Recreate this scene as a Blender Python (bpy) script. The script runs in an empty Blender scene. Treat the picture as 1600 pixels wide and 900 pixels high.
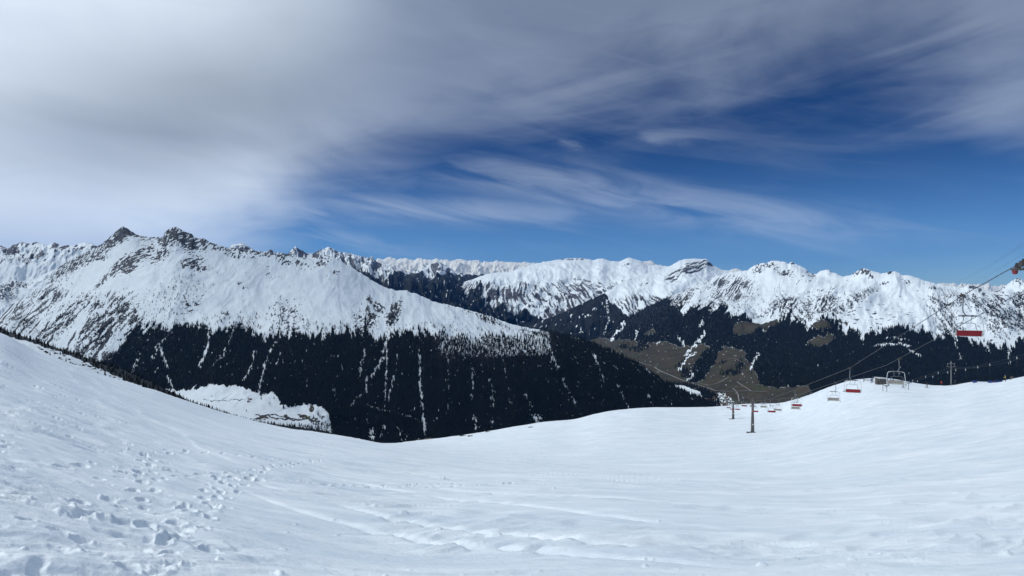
import bpy, bmesh, math, random
import numpy as np
from mathutils import Vector, Matrix

S = bpy.context.scene
C = S.collection
rng = np.random.default_rng(7)
random.seed(7)
F = 900.0            # focal length in units of 1/1600 of the frame width; the lens is level, looking along +Y

# ------------------------------------------------------------------ camera, sky, sun, exposure
cd = bpy.data.cameras.new('camera'); cam = bpy.data.objects.new('camera', cd); C.objects.link(cam)
cd.lens = 36 * F / 1600; cd.sensor_width = 36; cd.clip_start = 0.1; cd.clip_end = 200000
cam.location = (0, 0, 0); cam.rotation_euler = (math.pi / 2, 0, 0)
S.camera = cam
S.view_settings.view_transform = 'Standard'; S.view_settings.look = 'None'
S.view_settings.gamma = 1; S.view_settings.use_curve_mapping = False
S.view_settings.exposure = -0.26
SUN_AZ = math.radians(-86)      # from +Y, negative = to the left
SUN_EL = math.radians(49)
sd = Vector((math.sin(SUN_AZ) * math.cos(SUN_EL), math.cos(SUN_AZ) * math.cos(SUN_EL), math.sin(SUN_EL)))
ld = bpy.data.lights.new('sun', 'SUN'); ld.energy = 2.3; ld.angle = math.radians(0.6); ld.color = (1, .985, .955)
lo = bpy.data.objects.new('sun', ld); C.objects.link(lo); lo.rotation_euler = sd.to_track_quat('Z', 'Y').to_euler()

W = bpy.data.worlds.new('World'); S.world = W; W.use_nodes = True
nt = W.node_tree; nt.nodes.clear()

class N:
    """tiny node-maths wrapper"""
    def __init__(s, tree, sock): s.t = tree; s.s = sock
    def op(s, o, *a, clamp=False):
        n = s.t.nodes.new('ShaderNodeMath'); n.operation = o; n.use_clamp = clamp
        for i, v in enumerate((s,) + a):
            if isinstance(v, N): s.t.links.new(v.s, n.inputs[i])
            else: n.inputs[i].default_value = v
        return N(s.t, n.outputs[0])
    def __add__(s, o): return s.op('ADD', o)
    def __radd__(s, o): return s.op('ADD', o)
    def __sub__(s, o): return s.op('SUBTRACT', o)
    def __mul__(s, o): return s.op('MULTIPLY', o)
    def __rmul__(s, o): return s.op('MULTIPLY', o)
    def __truediv__(s, o): return s.op('DIVIDE', o)
def link(t, v, sock):
    if isinstance(v, N): t.links.new(v.s, sock)
    else: sock.default_value = v
def comb(t, x, y, z):
    n = t.nodes.new('ShaderNodeCombineXYZ')
    for i, v in enumerate((x, y, z)): link(t, v, n.inputs[i])
    return N(t, n.outputs[0])
def noise(t, vec, scale, detail=4, rough=.5, dist=0.0, typ='FBM', dims='3D'):
    n = t.nodes.new('ShaderNodeTexNoise'); n.noise_dimensions = dims; n.noise_type = typ
    if vec is not None: link(t, vec, n.inputs['Vector'])
    n.inputs['Scale'].default_value = scale; n.inputs['Detail'].default_value = detail
    n.inputs['Roughness'].default_value = rough; n.inputs['Distortion'].default_value = dist
    return N(t, n.outputs[0])
def smooth(t, v, a, b, lo=0.0, hi=1.0, kind='SMOOTHSTEP'):
    n = t.nodes.new('ShaderNodeMapRange'); n.interpolation_type = kind
    link(t, v, n.inputs[0])
    for i, q in enumerate((a, b, lo, hi)): link(t, q, n.inputs[i + 1])
    return N(t, n.outputs[0])
def mixc(t, f, a, b, mode='MIX'):
    n = t.nodes.new('ShaderNodeMix'); n.data_type = 'RGBA'; n.blend_type = mode
    link(t, f, n.inputs[0])
    for v, k in ((a, 6), (b, 7)):
        if isinstance(v, N): t.links.new(v.s, n.inputs[k])
        else: n.inputs[k].default_value = (*v, 1)
    return N(t, n.outputs[2])
def curve(t, v, pts):
    n = t.nodes.new('ShaderNodeFloatCurve'); link(t, v, n.inputs['Value'])
    c = n.mapping.curves[0]; n.mapping.use_clip = False
    c.points[0].location = pts[0]; c.points[-1].location = pts[-1]
    for p in pts[1:-1]: c.points.new(*p)
    n.mapping.update()
    return N(t, n.outputs[0])

sky = nt.nodes.new('ShaderNodeTexSky'); sky.sky_type = 'NISHITA'; sky.sun_disc = False
sky.sun_elevation = SUN_EL; sky.sun_rotation = SUN_AZ; sky.altitude = 2500
sky.air_density = .9; sky.dust_density = .1; sky.ozone_density = 4.0
tc = nt.nodes.new('ShaderNodeTexCoord')
sep = nt.nodes.new('ShaderNodeSeparateXYZ'); nt.links.new(tc.outputs['Generated'], sep.inputs[0])
dx, dy, dz = (N(nt, sep.outputs[i]) for i in range(3))
az = dx.op('ARCTAN2', dy)
el = dz.op('ARCSINE')
def pa(px): return math.atan((px - 800) / F)
def pe(px, y): a = pa(px); return math.atan((450 - y) / F * math.cos(a))
V = comb(nt, az, el, 0.0)
n1 = noise(nt, comb(nt, az * 1.6, el * 3.6, .3), 1.0, 6, .55, .6)
big = noise(nt, comb(nt, az * 1.5 + el * 1.0, el * 3.2, 4.4), 1.35, 3, .45, .5)
st = noise(nt, comb(nt, az * 2.2, (el - az * .1) * 13.0, 2.7), 1.2, 5, .52, 1.0)
fin = noise(nt, comb(nt, az * 3.4, (el + az * .22) * 20.0, 9.1), 1.2, 6, .55, .8)
# lower limit of the high cloud sheet, by azimuth (curve input 0..1 for -1..1 rad)
az01 = (az + 1.0) / 2.0
lims = [(0, -.1), (.14, -.06), (pa(200) / 2 + .5, .02), (pa(350) / 2 + .5, pe(350, 375)), (pa(500) / 2 + .5, pe(500, 300)),
        (pa(700) / 2 + .5, pe(700, 210)), (pa(900) / 2 + .5, pe(900, 150)), (pa(1100) / 2 + .5, pe(1100, 118)),
        (pa(1300) / 2 + .5, pe(1300, 105)), (pa(1450) / 2 + .5, pe(1450, 120)), (pa(1600) / 2 + .5, pe(1600, 190)), (1.0, .2)]
lim = curve(nt, az01, lims)
dcl = (el - lim) + (n1 - .5) * .34 + (st - .5) * .15
leftness = smooth(nt, az, -.72, .0, 1.0, 0.0)
c_main = smooth(nt, dcl, -.075, .11)
opac = smooth(nt, leftness, 0.0, .6, .46, .95)
thin = smooth(nt, n1 + (st - .5) * .6, .28, .62, .84, 1.0)
c_main = c_main * opac * thin
# thin streaks in the blue part: one sheaf of cirrus that sinks towards the right, a looser one low on the left
def band(y0, y1, x0, x1, w, c0, c1):
    e0, e1 = pe(x0, y0), pe(x1, y1); a0, a1 = pa(x0), pa(x1)
    m = smooth(nt, az, a0, a1, e0, e1, 'LINEAR')
    d = (el - m).op('ABSOLUTE')
    fall = smooth(nt, d, 0.0, w, 1.0, 0.0)
    ends = smooth(nt, az, a0 - .16, a0 + .12) * smooth(nt, az, a1 - .18, a1 + .14, 1.0, 0.0)
    return fall * ends * smooth(nt, fin, c0, c1)
b1 = band(262, 372, 740, 1420, .062, .28, .72) * .43
b2 = band(318, 336, 400, 900, .040, .28, .70) * .5
b3 = band(300, 352, 820, 1240, .028, .34, .66) * .38
b4 = band(222, 215, 900, 1080, .03, .5, .74) * .35
b5 = band(345, 400, 330, 700, .03, .42, .7) * .3
veil = smooth(nt, el, .0, .10, .05, .0) + smooth(nt, fin * .5 + n1 * .5, .46, .7) * .10
cov = c_main.op('MAXIMUM', b1).op('MAXIMUM', b2).op('MAXIMUM', b3).op('MAXIMUM', b4).op('MAXIMUM', b5)
cov = cov + (1.0 - 0) * 0.0
cov = cov + veil * smooth(nt, cov, 0.0, 1.0, 1.0, 0.0)
cov = cov.op('MINIMUM', 1.0)
# thick (grey) and thin (bright) parts of the sheet
gx = ((az - pa(310)) * 3.9); gy = (el - pe(310, 165)) * 8.5 - gx * .42
core = (gx * gx + gy * gy).op('MULTIPLY', -1.0).op('EXPONENT')
gx2 = ((az - pa(860)) * 2.2); gy2 = (el - pe(860, 70)) * 6.0
core2 = (gx2 * gx2 + gy2 * gy2).op('MULTIPLY', -1.0).op('EXPONENT')
shade = (smooth(nt, big, .36, .66) * .26 + core * .75 + core2 * .35 + (st - .5) * .35 + (n1 - .5) * .3).op('MINIMUM', 1.0).op('MAXIMUM', 0.0)
br = smooth(nt, leftness, 0.0, 1.0, .55, 1.0)
ccol = mixc(nt, shade, (11.4, 12.8, 14.2), (3.9, 4.55, 5.4))
ccol2 = mixc(nt, br, (.235, .285, .40), (1.0, 1.0, 1.0))
ccol = mixc(nt, 1.0, ccol, ccol2, 'MULTIPLY')
skyc = mixc(nt, 1.0, N(nt, sky.outputs[0]), (.60, .88, 1.10), 'MULTIPLY')
skyc = mixc(nt, smooth(nt, el, .0, .27), skyc, mixc(nt, 1.0, skyc, (.22, .33, .46), 'MULTIPLY'))
final = mixc(nt, cov, skyc, ccol)
bg = nt.nodes.new('ShaderNodeBackground'); bg.inputs[1].default_value = 0.1
nt.links.new(final.s, bg.inputs[0])
wo = nt.nodes.new('ShaderNodeOutputWorld'); nt.links.new(bg.outputs[0], wo.inputs[0])

# ------------------------------------------------------------------ helpers
def tag(o, label=None, cat=None, group=None, kind=None):
    if label: o['label'] = label
    if cat: o['category'] = cat
    if group: o['group'] = group
    if kind: o['kind'] = kind
    return o

_P = rng.permutation(256); _P = np.concatenate([_P, _P, _P])
_G = np.stack([np.cos(np.arange(64) * 2 * np.pi / 64), np.sin(np.arange(64) * 2 * np.pi / 64)], 1)
_GX = _G[:, 0].astype(np.float32); _GY = _G[:, 1].astype(np.float32); _P = _P.astype(np.int32)
def pn(x, y, seed=0):
    x = np.asarray(x, np.float32) + np.float32(seed * 17.31); y = np.asarray(y, np.float32) + np.float32(seed * 9.77)
    x0 = np.floor(x); y0 = np.floor(y); xf = x - x0; yf = y - y0
    xi = x0.astype(np.int32) & 255; yi = y0.astype(np.int32) & 255; xj = (xi + 1) & 255; yj = (yi + 1) & 255
    u = xf * xf * xf * (xf * (xf * 6 - 15) + 10); v = yf * yf * yf * (yf * (yf * 6 - 15) + 10)
    A = _P[xi]; B = _P[xj]
    def g(h, fx, fy):
        h = h & 63
        return _GX[h] * fx + _GY[h] * fy
    a = g(_P[A + yi], xf, yf); b = g(_P[B + yi], xf - 1, yf)
    c = g(_P[A + yj], xf, yf - 1); d = g(_P[B + yj], xf - 1, yf - 1)
    return (a + u * (b - a) + v * ((c + u * (d - c)) - (a + u * (b - a)))) * 1.5
def fbm(x, y, o=5, seed=0, gain=.5, lac=2.03):
    s = 0; a = 1; n = 0
    for i in range(o):
        s = s + a * pn(x * lac ** i, y * lac ** i, seed + i * 3); n += a; a *= gain
    return s / n
def ridged(x, y, o=5, seed=0, gain=.5):
    s = 0; a = 1; n = 0
    for i in range(o):
        s = s + a * (1 - np.abs(pn(x * 2.07 ** i, y * 2.07 ** i, seed + i * 3)) * 1.6); n += a; a *= gain
    return s / n
DRG = None
def bl(kind, x, y, o, seed, gain, lam):
    """fbm / ridged noise whose octaves fade where the grid is too coarse for them"""
    s = 0; a = 1; n = 0
    for i in range(o):
        v = pn(x * 2.05 ** i, y * 2.05 ** i, seed + i * 3)
        if kind: v = .4 - np.abs(v) * 1.6
        L_ = lam / 2.05 ** i
        s = s + a * v * (1 - sstep(DRG, .22 * L_, .5 * L_)); n += a; a *= gain
    return s / n
def sstep(x, a, b):
    t = np.clip((x - a) / (b - a), 0, 1); return t * t * (3 - 2 * t)

def pchip(xk, Yk, x):
    """monotone cubic; xk (K,), Yk (K,n), x (m,) -> (m,n)"""
    xk = np.asarray(xk, float); Yk = np.asarray(Yk, float)
    if Yk.ndim == 1: Yk = Yk[:, None]
    h = np.diff(xk)[:, None]; d = np.diff(Yk, axis=0) / h
    m = np.zeros_like(Yk); m[0] = d[0]; m[-1] = d[-1]
    if len(xk) > 2:
        same = d[:-1] * d[1:] > 0
        w1 = 2 * h[1:] + h[:-1]; w2 = h[1:] + 2 * h[:-1]
        with np.errstate(divide='ignore', invalid='ignore'):
            hm = (w1 + w2) / (w1 / d[:-1] + w2 / d[1:])
        m[1:-1] = np.where(same, hm, 0)
    i = np.clip(np.searchsorted(xk, x, side='right') - 1, 0, len(xk) - 2)
    t = ((x - xk[i]) / (xk[i + 1] - xk[i]))[:, None]; hh = h[i]
    return ((2 * t ** 3 - 3 * t ** 2 + 1) * Yk[i] + (t ** 3 - 2 * t ** 2 + t) * hh * m[i]
            + (-2 * t ** 3 + 3 * t ** 2) * Yk[i + 1] + (t ** 3 - t ** 2) * hh * m[i + 1])

def grid_mesh(name, P, mat, attrs=None, smoothf=True):
    """P (rows, cols, 3)"""
    R_, K = P.shape[:2]
    me = bpy.data.meshes.new(name)
    me.vertices.add(R_ * K); me.vertices.foreach_set('co', P.reshape(-1).astype(np.float32))
    idx = np.arange(R_ * K).reshape(R_, K)
    q = np.stack([idx[1:, :-1], idx[1:, 1:], idx[:-1, 1:], idx[:-1, :-1]], -1).reshape(-1, 4)
    nf = len(q)
    me.loops.add(nf * 4); me.polygons.add(nf)
    me.loops.foreach_set('vertex_index', q.reshape(-1).astype(np.int32))
    me.polygons.foreach_set('loop_start', (np.arange(nf) * 4).astype(np.int32))
    me.polygons.foreach_set('loop_total', np.full(nf, 4, np.int32))
    if smoothf: me.polygons.foreach_set('use_smooth', np.ones(nf, bool))
    if attrs is not None:
        at = me.attributes.new('mask', 'FLOAT_COLOR', 'POINT')
        at.data.foreach_set('color', attrs.reshape(-1).astype(np.float32))
    me.update(calc_edges=True); me.materials.append(mat)
    o = bpy.data.objects.new(name, me); C.objects.link(o)
    return o

def tri_mesh(name, verts, faces_flat, counts, mat):
    me = bpy.data.meshes.new(name)
    me.vertices.add(len(verts)); me.vertices.foreach_set('co', np.asarray(verts, np.float32).reshape(-1))
    me.loops.add(len(faces_flat)); me.polygons.add(len(counts))
    me.loops.foreach_set('vertex_index', np.asarray(faces_flat, np.int32))
    st_ = np.concatenate([[0], np.cumsum(counts)[:-1]])
    me.polygons.foreach_set('loop_start', st_.astype(np.int32))
    me.polygons.foreach_set('loop_total', np.asarray(counts, np.int32))
    me.update(calc_edges=True); me.materials.append(mat)
    return me

# ------------------------------------------------------------------ materials
def pmat(name, col=(.5, .5, .5), rough=.6, metal=0.0, spec=.4):
    m = bpy.data.materials.new(name); m.use_nodes = True
    t = m.node_tree; b = t.nodes['Principled BSDF']
    b.inputs['Base Color'].default_value = (*col, 1); b.inputs['Roughness'].default_value = rough
    b.inputs['Metallic'].default_value = metal; b.inputs['Specular IOR Level'].default_value = spec
    return m, t, b
def varied(name, c1, c2, scale, rough=.6, metal=0.0, bump=0.0, spec=.4):
    m, t, b = pmat(name, c1, rough, metal, spec)
    g = t.nodes.new('ShaderNodeNewGeometry') if False else t.nodes.new('ShaderNodeTexCoord')
    n = noise(t, N(t, g.outputs['Object']), scale, 5, .6)
    c = mixc(t, smooth(t, n, .35, .65), c1, c2)
    t.links.new(c.s, b.inputs['Base Color'])
    if bump:
        bp = t.nodes.new('ShaderNodeBump'); bp.inputs['Strength'].default_value = bump; bp.inputs['Distance'].default_value = .01
        t.links.new(n.s, bp.inputs['Height']); t.links.new(bp.outputs[0], b.inputs['Normal'])
    return m

def mountain_mat(name, snow, rock1, rock2, fine, meadow=(.062, .049, .033), wood=(.007, .010, .011), bump=6.0):
    m, t, b = pmat(name, snow, .75, 0, .15)
    at = t.nodes.new('ShaderNodeAttribute'); at.attribute_name = 'mask'
    sp = t.nodes.new('ShaderNodeSeparateColor'); t.links.new(at.outputs['Color'], sp.inputs[0])
    rk, gr, wd = (N(t, sp.outputs[i]) for i in range(3))
    tcn = t.nodes.new('ShaderNodeTexCoord'); O = N(t, tcn.outputs['Object'])
    f1 = noise(t, O, 1 / fine, 6, .62); f2 = noise(t, O, 1 / (fine * 6), 4, .6)
    rm = smooth(t, rk + (f1 - .5) * .9, .42, .62)
    rcol = mixc(t, smooth(t, f2 + (f1 - .5) * .6, .35, .65), rock1, rock2)
    scol = mixc(t, smooth(t, f2, .3, .7), snow, tuple(v * .93 for v in snow))
    c = mixc(t, rm, scol, rcol)
    gm = smooth(t, gr + (f1 - .5) * .8, .4, .6)
    mcol = mixc(t, smooth(t, f2, .38, .62), meadow, (meadow[0] * .62, meadow[1] * .72, meadow[2] * .8))
    f3 = noise(t, O, 1 / (fine * 2.6), 3, .5)
    mcol = mixc(t, smooth(t, f3, .5, .62), mcol, (meadow[0] * .8, meadow[1] * 1.12, meadow[2] * .8))
    mcol = mixc(t, smooth(t, f1, .56, .66) * .7, mcol, (meadow[0] * .35, meadow[1] * .38, meadow[2] * .5))
    c = mixc(t, gm, c, mcol)
    wm = smooth(t, wd + (f1 - .5) * .9, .42, .58)
    wcol = mixc(t, smooth(t, f1, .4, .6), wood, tuple(v * .6 for v in wood))
    c = mixc(t, wm, c, wcol)
    t.links.new(c.s, b.inputs['Base Color'])
    bp = t.nodes.new('ShaderNodeBump'); bp.inputs['Strength'].default_value = .55; bp.inputs['Distance'].default_value = bump
    t.links.new((f1 + f2).s, bp.inputs['Height']); t.links.new(bp.outputs[0], b.inputs['Normal'])
    return m
SNOW = (.76, .83, .87)
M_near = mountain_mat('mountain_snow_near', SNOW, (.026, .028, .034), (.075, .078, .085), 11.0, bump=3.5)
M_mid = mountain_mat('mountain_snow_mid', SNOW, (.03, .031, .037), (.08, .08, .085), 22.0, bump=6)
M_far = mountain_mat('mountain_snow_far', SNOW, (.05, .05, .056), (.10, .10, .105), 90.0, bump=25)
M_vfar = mountain_mat('mountain_snow_sunlit_tint', (.92, .90, .80), (.13, .14, .17), (.24, .25, .27), 250.0, bump=70)  # cream snow: warm sunlight and haze put into the base colour

# snow in the foreground
M_snow, t, b = pmat('slope_snow', SNOW, .62, 0, .25)
tcn = t.nodes.new('ShaderNodeTexCoord'); O = N(t, tcn.outputs['Object'])
mp = t.nodes.new('ShaderNodeMapping'); mp.inputs['Rotation'].default_value = (0, 0, math.radians(-52)); mp.inputs['Scale'].default_value = (.35, 2.2, 1)
t.links.new(O.s, mp.inputs[0])
na = noise(t, N(t, mp.outputs[0]), 1.1, 6, .6, .6); nb = noise(t, O, 14.0, 5, .65); nc = noise(t, O, .12, 4, .5)
mp2 = t.nodes.new('ShaderNodeMapping'); mp2.inputs['Rotation'].default_value = (0, 0, math.radians(-28)); mp2.inputs['Scale'].default_value = (.05, .3, 1)
t.links.new(O.s, mp2.inputs[0]); nd = noise(t, N(t, mp2.outputs[0]), 1.0, 6, .62, .8)
scol = mixc(t, smooth(t, na * .35 + nd * .45 + nc * .2, .38, .62), (.66, .745, .805), (.83, .885, .915))
t.links.new(scol.s, b.inputs['Base Color'])
bp = t.nodes.new('ShaderNodeBump'); bp.inputs['Strength'].default_value = .6; bp.inputs['Distance'].default_value = .10
t.links.new((na * 1.0 + nb * .22).s, bp.inputs['Height']); t.links.new(bp.outputs[0], b.inputs['Normal'])
t.links.new(smooth(t, na, .3, .7, .5, .75).s, b.inputs['Roughness'])

M_needle = varied('spruce_needles', (.005, .008, .009), (.010, .014, .013), .09, .85, spec=.1)
M_needle_r = varied('spruce_needles_far', (.005, .008, .009), (.010, .013, .012), .02, .9, spec=.1)
M_larch = varied('bare_larch', (.04, .033, .03), (.07, .056, .048), .09, .9, spec=.1)
M_bark = varied('bark', (.06, .045, .035), (.1, .08, .06), 3, .9)

# ------------------------------------------------------------------ mountain ranges
def poly(pts, px): a = np.array(pts, float); return np.interp(px, a[:, 0], a[:, 1])
def spoly(pts, px, w=25):
    f = np.arange(px.min() - 3 * w, px.max() + 3 * w + 1, 4.0); y = poly(pts, f)
    k = np.exp(-.5 * (np.arange(-int(3 * w / 4), int(3 * w / 4) + 1) * 4 / w) ** 2); k /= k.sum()
    yp = np.pad(y, len(k) // 2, mode='edge'); return np.interp(px, f, np.convolve(yp, k, 'valid'))

def capsule(U, Y, pts, w):
    """distance field to polyline, 0..1 inside"""
    d = np.full(U.shape, 1e9)
    for (x0, y0), (x1, y1) in zip(pts[:-1], pts[1:]):
        vx, vy = x1 - x0, y1 - y0; L = vx * vx + vy * vy
        t_ = np.clip(((U - x0) * vx + (Y - y0) * vy) / L, 0, 1)
        d = np.minimum(d, np.hypot(U - x0 - t_ * vx, Y - y0 - t_ * vy))
    return d / w
def inpoly(U, Y, pts):
    ins = np.zeros(U.shape, bool); n = len(pts)
    for i in range(n):
        x0, y0 = pts[i]; x1, y1 = pts[(i + 1) % n]
        if y0 == y1: continue
        c = (y0 > Y) != (y1 > Y)
        ins ^= c & (U < (x1 - x0) * (Y - y0) / (y1 - y0) + x0)
    return ins
def blobs(U, Y, L, g=1.0):
    s = np.zeros(U.shape)
    for (cx, cy, rx, ry, ang, k) in L:
        rx *= g; ry *= g
        a = math.radians(ang); ca, sa = math.cos(a), math.sin(a)
        x = (U - cx) * ca + (Y - cy) * sa; y = -(U - cx) * sa + (Y - cy) * ca
        s = np.maximum(s, k * np.exp(-((x / rx) ** 2 + (y / ry) ** 2) ** 1.5))
    return s

def rocky(bl, hf, fine=None, k=1.12):
    """speckled rock: blob strength sets how much of the fine noise shows bare"""
    return .5 + 1.7 * (hf * 1.15 + bl * .62 * k - .50 - .26 * (1 - np.clip(bl * 2.2, 0, 1)))
class Layer:
    def __init__(s, name, px0, px1, step, crest, cD, contours, jag, jagw, amp, wl, skew, mat, maskf, seg=90, back=(900, .6), seed=1, label=None, rowpx=1.2, calm=99, jd=15.0):
        px = np.arange(px0, px1 + step, step); s.px = px; K = len(px)
        Y0 = poly(crest, px) + jag * fbm(px / jagw, px * 0 + .37, 5, seed + 50, .6) * 2
        Y0s = spoly(crest, px, 14); Ys = [Y0s]; Ds = [spoly(cD, px, 40)]
        for yk, dk in contours:
            Ys.append(np.maximum(spoly(yk, px, 12), Ys[-1] + 6)); Ds.append(np.minimum(spoly(dk, px, 40), Ds[-1] - 60))
        Ys = np.array(Ys); Ds = np.array(Ds)
        span = np.max(np.diff(Ys, axis=0), axis=1); rows = []
        xk = np.arange(len(Ys))
        for i, sp_ in enumerate(span):
            n = max(6, int(min(sp_, seg * 2.2) / rowpx)); rows.append(np.linspace(i, i + 1, n, endpoint=False))
        rows = np.concatenate(rows + [[xk[-1]]])
        Y = pchip(xk, Ys, rows); D = np.exp(pchip(xk, np.log(Ds), rows))
        Y = Y + (Y0 - Y0s)[None] * np.exp(-np.maximum(Y - Y0s[None], 0) / jd)
        U = np.broadcast_to(px, Y.shape)
        s.U, s.Y, s.rows = U, Y, rows
        dY = Y - Y0s
        if isinstance(skew, tuple): fc, fh = skew; fu = fc + (U - fc) / (1 + np.maximum(dY, 0) / fh)
        else: fu = U + skew * dY
        s.fu = fu
        q = (Y - 450) / F
        X = (U - 800) / F * D; Z = -q * D
        tap = sstep(Y - Y0, 0, 14) * (1 - .85 * sstep(rows, calm, calm + .25))[:, None]
        al, wu, wv = amp, wl[0], wl[1]
        wx = fbm(U / 60, Y / 60, 3, seed + 9) * wu * .5
        g = ridged((fu + wx) / wu, Y / wv, 5, seed, .55) - .55
        g2 = fbm(U / (wu * 2.6), Y / (wu * 2.2), 4, seed + 20)
        s.g = g; s.g2 = g2
        g3 = fbm((fu + wx) / (wu * 1.3), Y / (wu * 1.1), 3, seed + 27)
        dz = al * (g * .55 + g2 * 1.5 + g3 * .45) * tap
        # displace along the slope normal (mostly towards the valley)
        Z = Z + dz * .6; D2 = D - dz * .7
        X = X * D2 / D
        P = np.stack([X, D2, Z], -1)
        # back side
        bd, bs = back; B = []
        for j in (3, 2, 1):
            f = j / 3.0; dd = D[0] + bd * f
            B.append(np.stack([(px - 800) / F * dd, dd, -q[0] * D[0] - bs * bd * f - 5], -1))
        mk = maskf(s)
        full = np.concatenate([np.array(B), P]); mk = np.concatenate([np.repeat(mk[:1], 3, 0), mk])
        s.P = P
        s.obj = grid_mesh(name, full, mat, mk)
        tag(s.obj, label, 'mountain', None, 'structure')
    def at(s, px, y):
        """world points of the surface where it was laid out at (px, y)"""
        px = np.atleast_1d(np.asarray(px, float)); y = np.atleast_1d(np.asarray(y, float))
        c = np.clip(np.round((px - s.px[0]) / (s.px[1] - s.px[0])).astype(int), 0, len(s.px) - 1)
        r = np.array([np.argmin(np.abs(s.Y[:, ci] - yi)) for ci, yi in zip(c, y)])
        return s.P[r, c]
def mask4(rock, meadow=None, wood=None):
    z = np.zeros(rock.shape)
    return np.stack([np.clip(rock, 0, 1), z if meadow is None else np.clip(meadow, 0, 1), z if wood is None else np.clip(wood, 0, 1), z + 1], -1)

# --- the row of sunlit peaks farthest away
def m_L0(s):
    g = s.g; r = .20 + .5 * sstep(-g, -.02, .22) * .55 + fbm(s.U / 2.6, s.Y / 2.2, 4, 3, .7) * .8
    wood = sstep(s.Y, 432, 436) * (s.U < 870)
    return mask4(r * .8, None, wood)
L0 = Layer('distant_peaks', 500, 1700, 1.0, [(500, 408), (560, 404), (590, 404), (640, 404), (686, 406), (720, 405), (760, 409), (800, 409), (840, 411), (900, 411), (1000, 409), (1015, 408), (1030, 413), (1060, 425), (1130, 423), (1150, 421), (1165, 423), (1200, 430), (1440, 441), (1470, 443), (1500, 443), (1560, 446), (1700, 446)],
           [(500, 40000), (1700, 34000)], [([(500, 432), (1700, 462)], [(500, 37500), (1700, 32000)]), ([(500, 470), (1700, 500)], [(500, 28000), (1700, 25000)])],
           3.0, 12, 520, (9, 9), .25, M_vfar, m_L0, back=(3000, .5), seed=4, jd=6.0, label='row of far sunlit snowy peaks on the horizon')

# --- blue-dark range behind the left mountain
top1 = [(360, 430), (540, 424), (556, 420), (580, 430), (600, 438), (612, 434), (625, 428), (650, 426), (668, 431), (682, 428), (700, 430), (712, 425), (730, 428), (800, 432)]
def m_L1(s):
    tb = poly(top1, s.px)[None] + fbm(s.fu / 9, s.Y / 8, 4, 5) * 7
    wood = sstep(s.Y - tb, -1, 2) * (1 - .8 * sstep(fbm(s.fu / 3.5, s.Y / 5, 3, 8), .3, .42))
    r = .40 + .8 * sstep(-s.g, -.06, .18) * .5 + fbm(s.fu / 3, s.Y / 4, 4, 3, .65) * .9
    return mask4(r, None, wood)
L1 = Layer('rocky_range', 360, 860, 1.0, [(360, 385), (366, 381), (378, 380), (388, 385), (400, 392), (415, 394), (421, 391), (424, 391), (432, 395), (450, 396), (455, 391), (462, 384), (468, 389), (477, 395), (490, 395), (500, 390), (506, 390), (512, 386), (519, 388), (530, 394), (545, 395), (560, 399), (577, 404), (580, 400), (590, 410), (600, 412), (620, 419), (640, 426), (655, 421), (670, 414), (679, 411), (684, 408), (690, 410), (700, 417), (712, 424), (740, 429), (860, 432)],
           [(360, 9000), (460, 12000), (600, 14000), (860, 16000)], [([(360, 440), (860, 446)], [(360, 7000), (860, 12000)]), ([(360, 500), (860, 500)], [(360, 6000), (860, 9500)])],
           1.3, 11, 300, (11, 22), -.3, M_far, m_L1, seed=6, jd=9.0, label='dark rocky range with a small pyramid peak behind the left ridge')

# --- middle range, streaked face
def m_L2(s):
    str_ = ridged((s.fu + fbm(s.U / 30, s.Y / 30, 2, 4) * 5) / 3.4, s.Y / 30, 4, 21, .65) - .6
    face = sstep(s.Y, 432, 446) * sstep(s.px[None] * 1.0 - 0 * s.Y, 690, 735)
    low = sstep(s.Y - (poly([(640, 445), (700, 452), (760, 480), (800, 492), (850, 498), (900, 505), (1000, 500)], s.px)[None] + fbm(s.fu / 6, s.Y / 40, 4, 31) * 22), -4, 8)
    r = .18 + .54 * sstep(-str_, -.12, .14) * face + .15 * sstep(-s.g, 0, .2)
    r = np.maximum(r, blobs(s.U, s.Y, [(895, 405, 30, 3, 0, .75), (980, 412, 10, 4, 0, .7), (905, 436, 34, 3, 6, .75), (910, 443, 22, 6, 5, .72), (1010, 409, 14, 5, 0, .5)]) * (.7 + .9 * fbm(s.U / 4, s.Y / 2, 4, 71)))
    wood = np.maximum(low, sstep(s.Y, 446, 450) * (s.U < 700)) * (1 - .8 * (sstep(ridged(s.fu / 9, s.Y / 70, 3, 41), .82, .9)))
    return mask4(r, None, wood)
L2 = Layer('streaked_range', 600, 1240, 1.0, [(600, 452), (640, 450), (700, 448), (720, 442), (740, 436), (755, 430), (768, 427), (800, 424), (815, 418), (850, 409), (870, 406), (900, 403), (912, 404), (925, 406), (940, 404), (955, 408), (968, 409), (975, 404), (982, 402), (990, 404), (1000, 408), (1012, 414), (1030, 415), (1100, 420), (1240, 440)],
           [(600, 11000), (780, 11500), (860, 15000), (1240, 15000)], [([(600, 458), (700, 454), (760, 436), (800, 433), (1240, 450)], [(600, 10300), (800, 10800), (1240, 10500)]), ([(600, 520), (1240, 540)], [(600, 8800), (1240, 8800)])],
           1.0, 12, 90, (11, 34), (790, 75), M_far, m_L2, seed=9, label='middle range with dark streaked face and snowy plateau')

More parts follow.
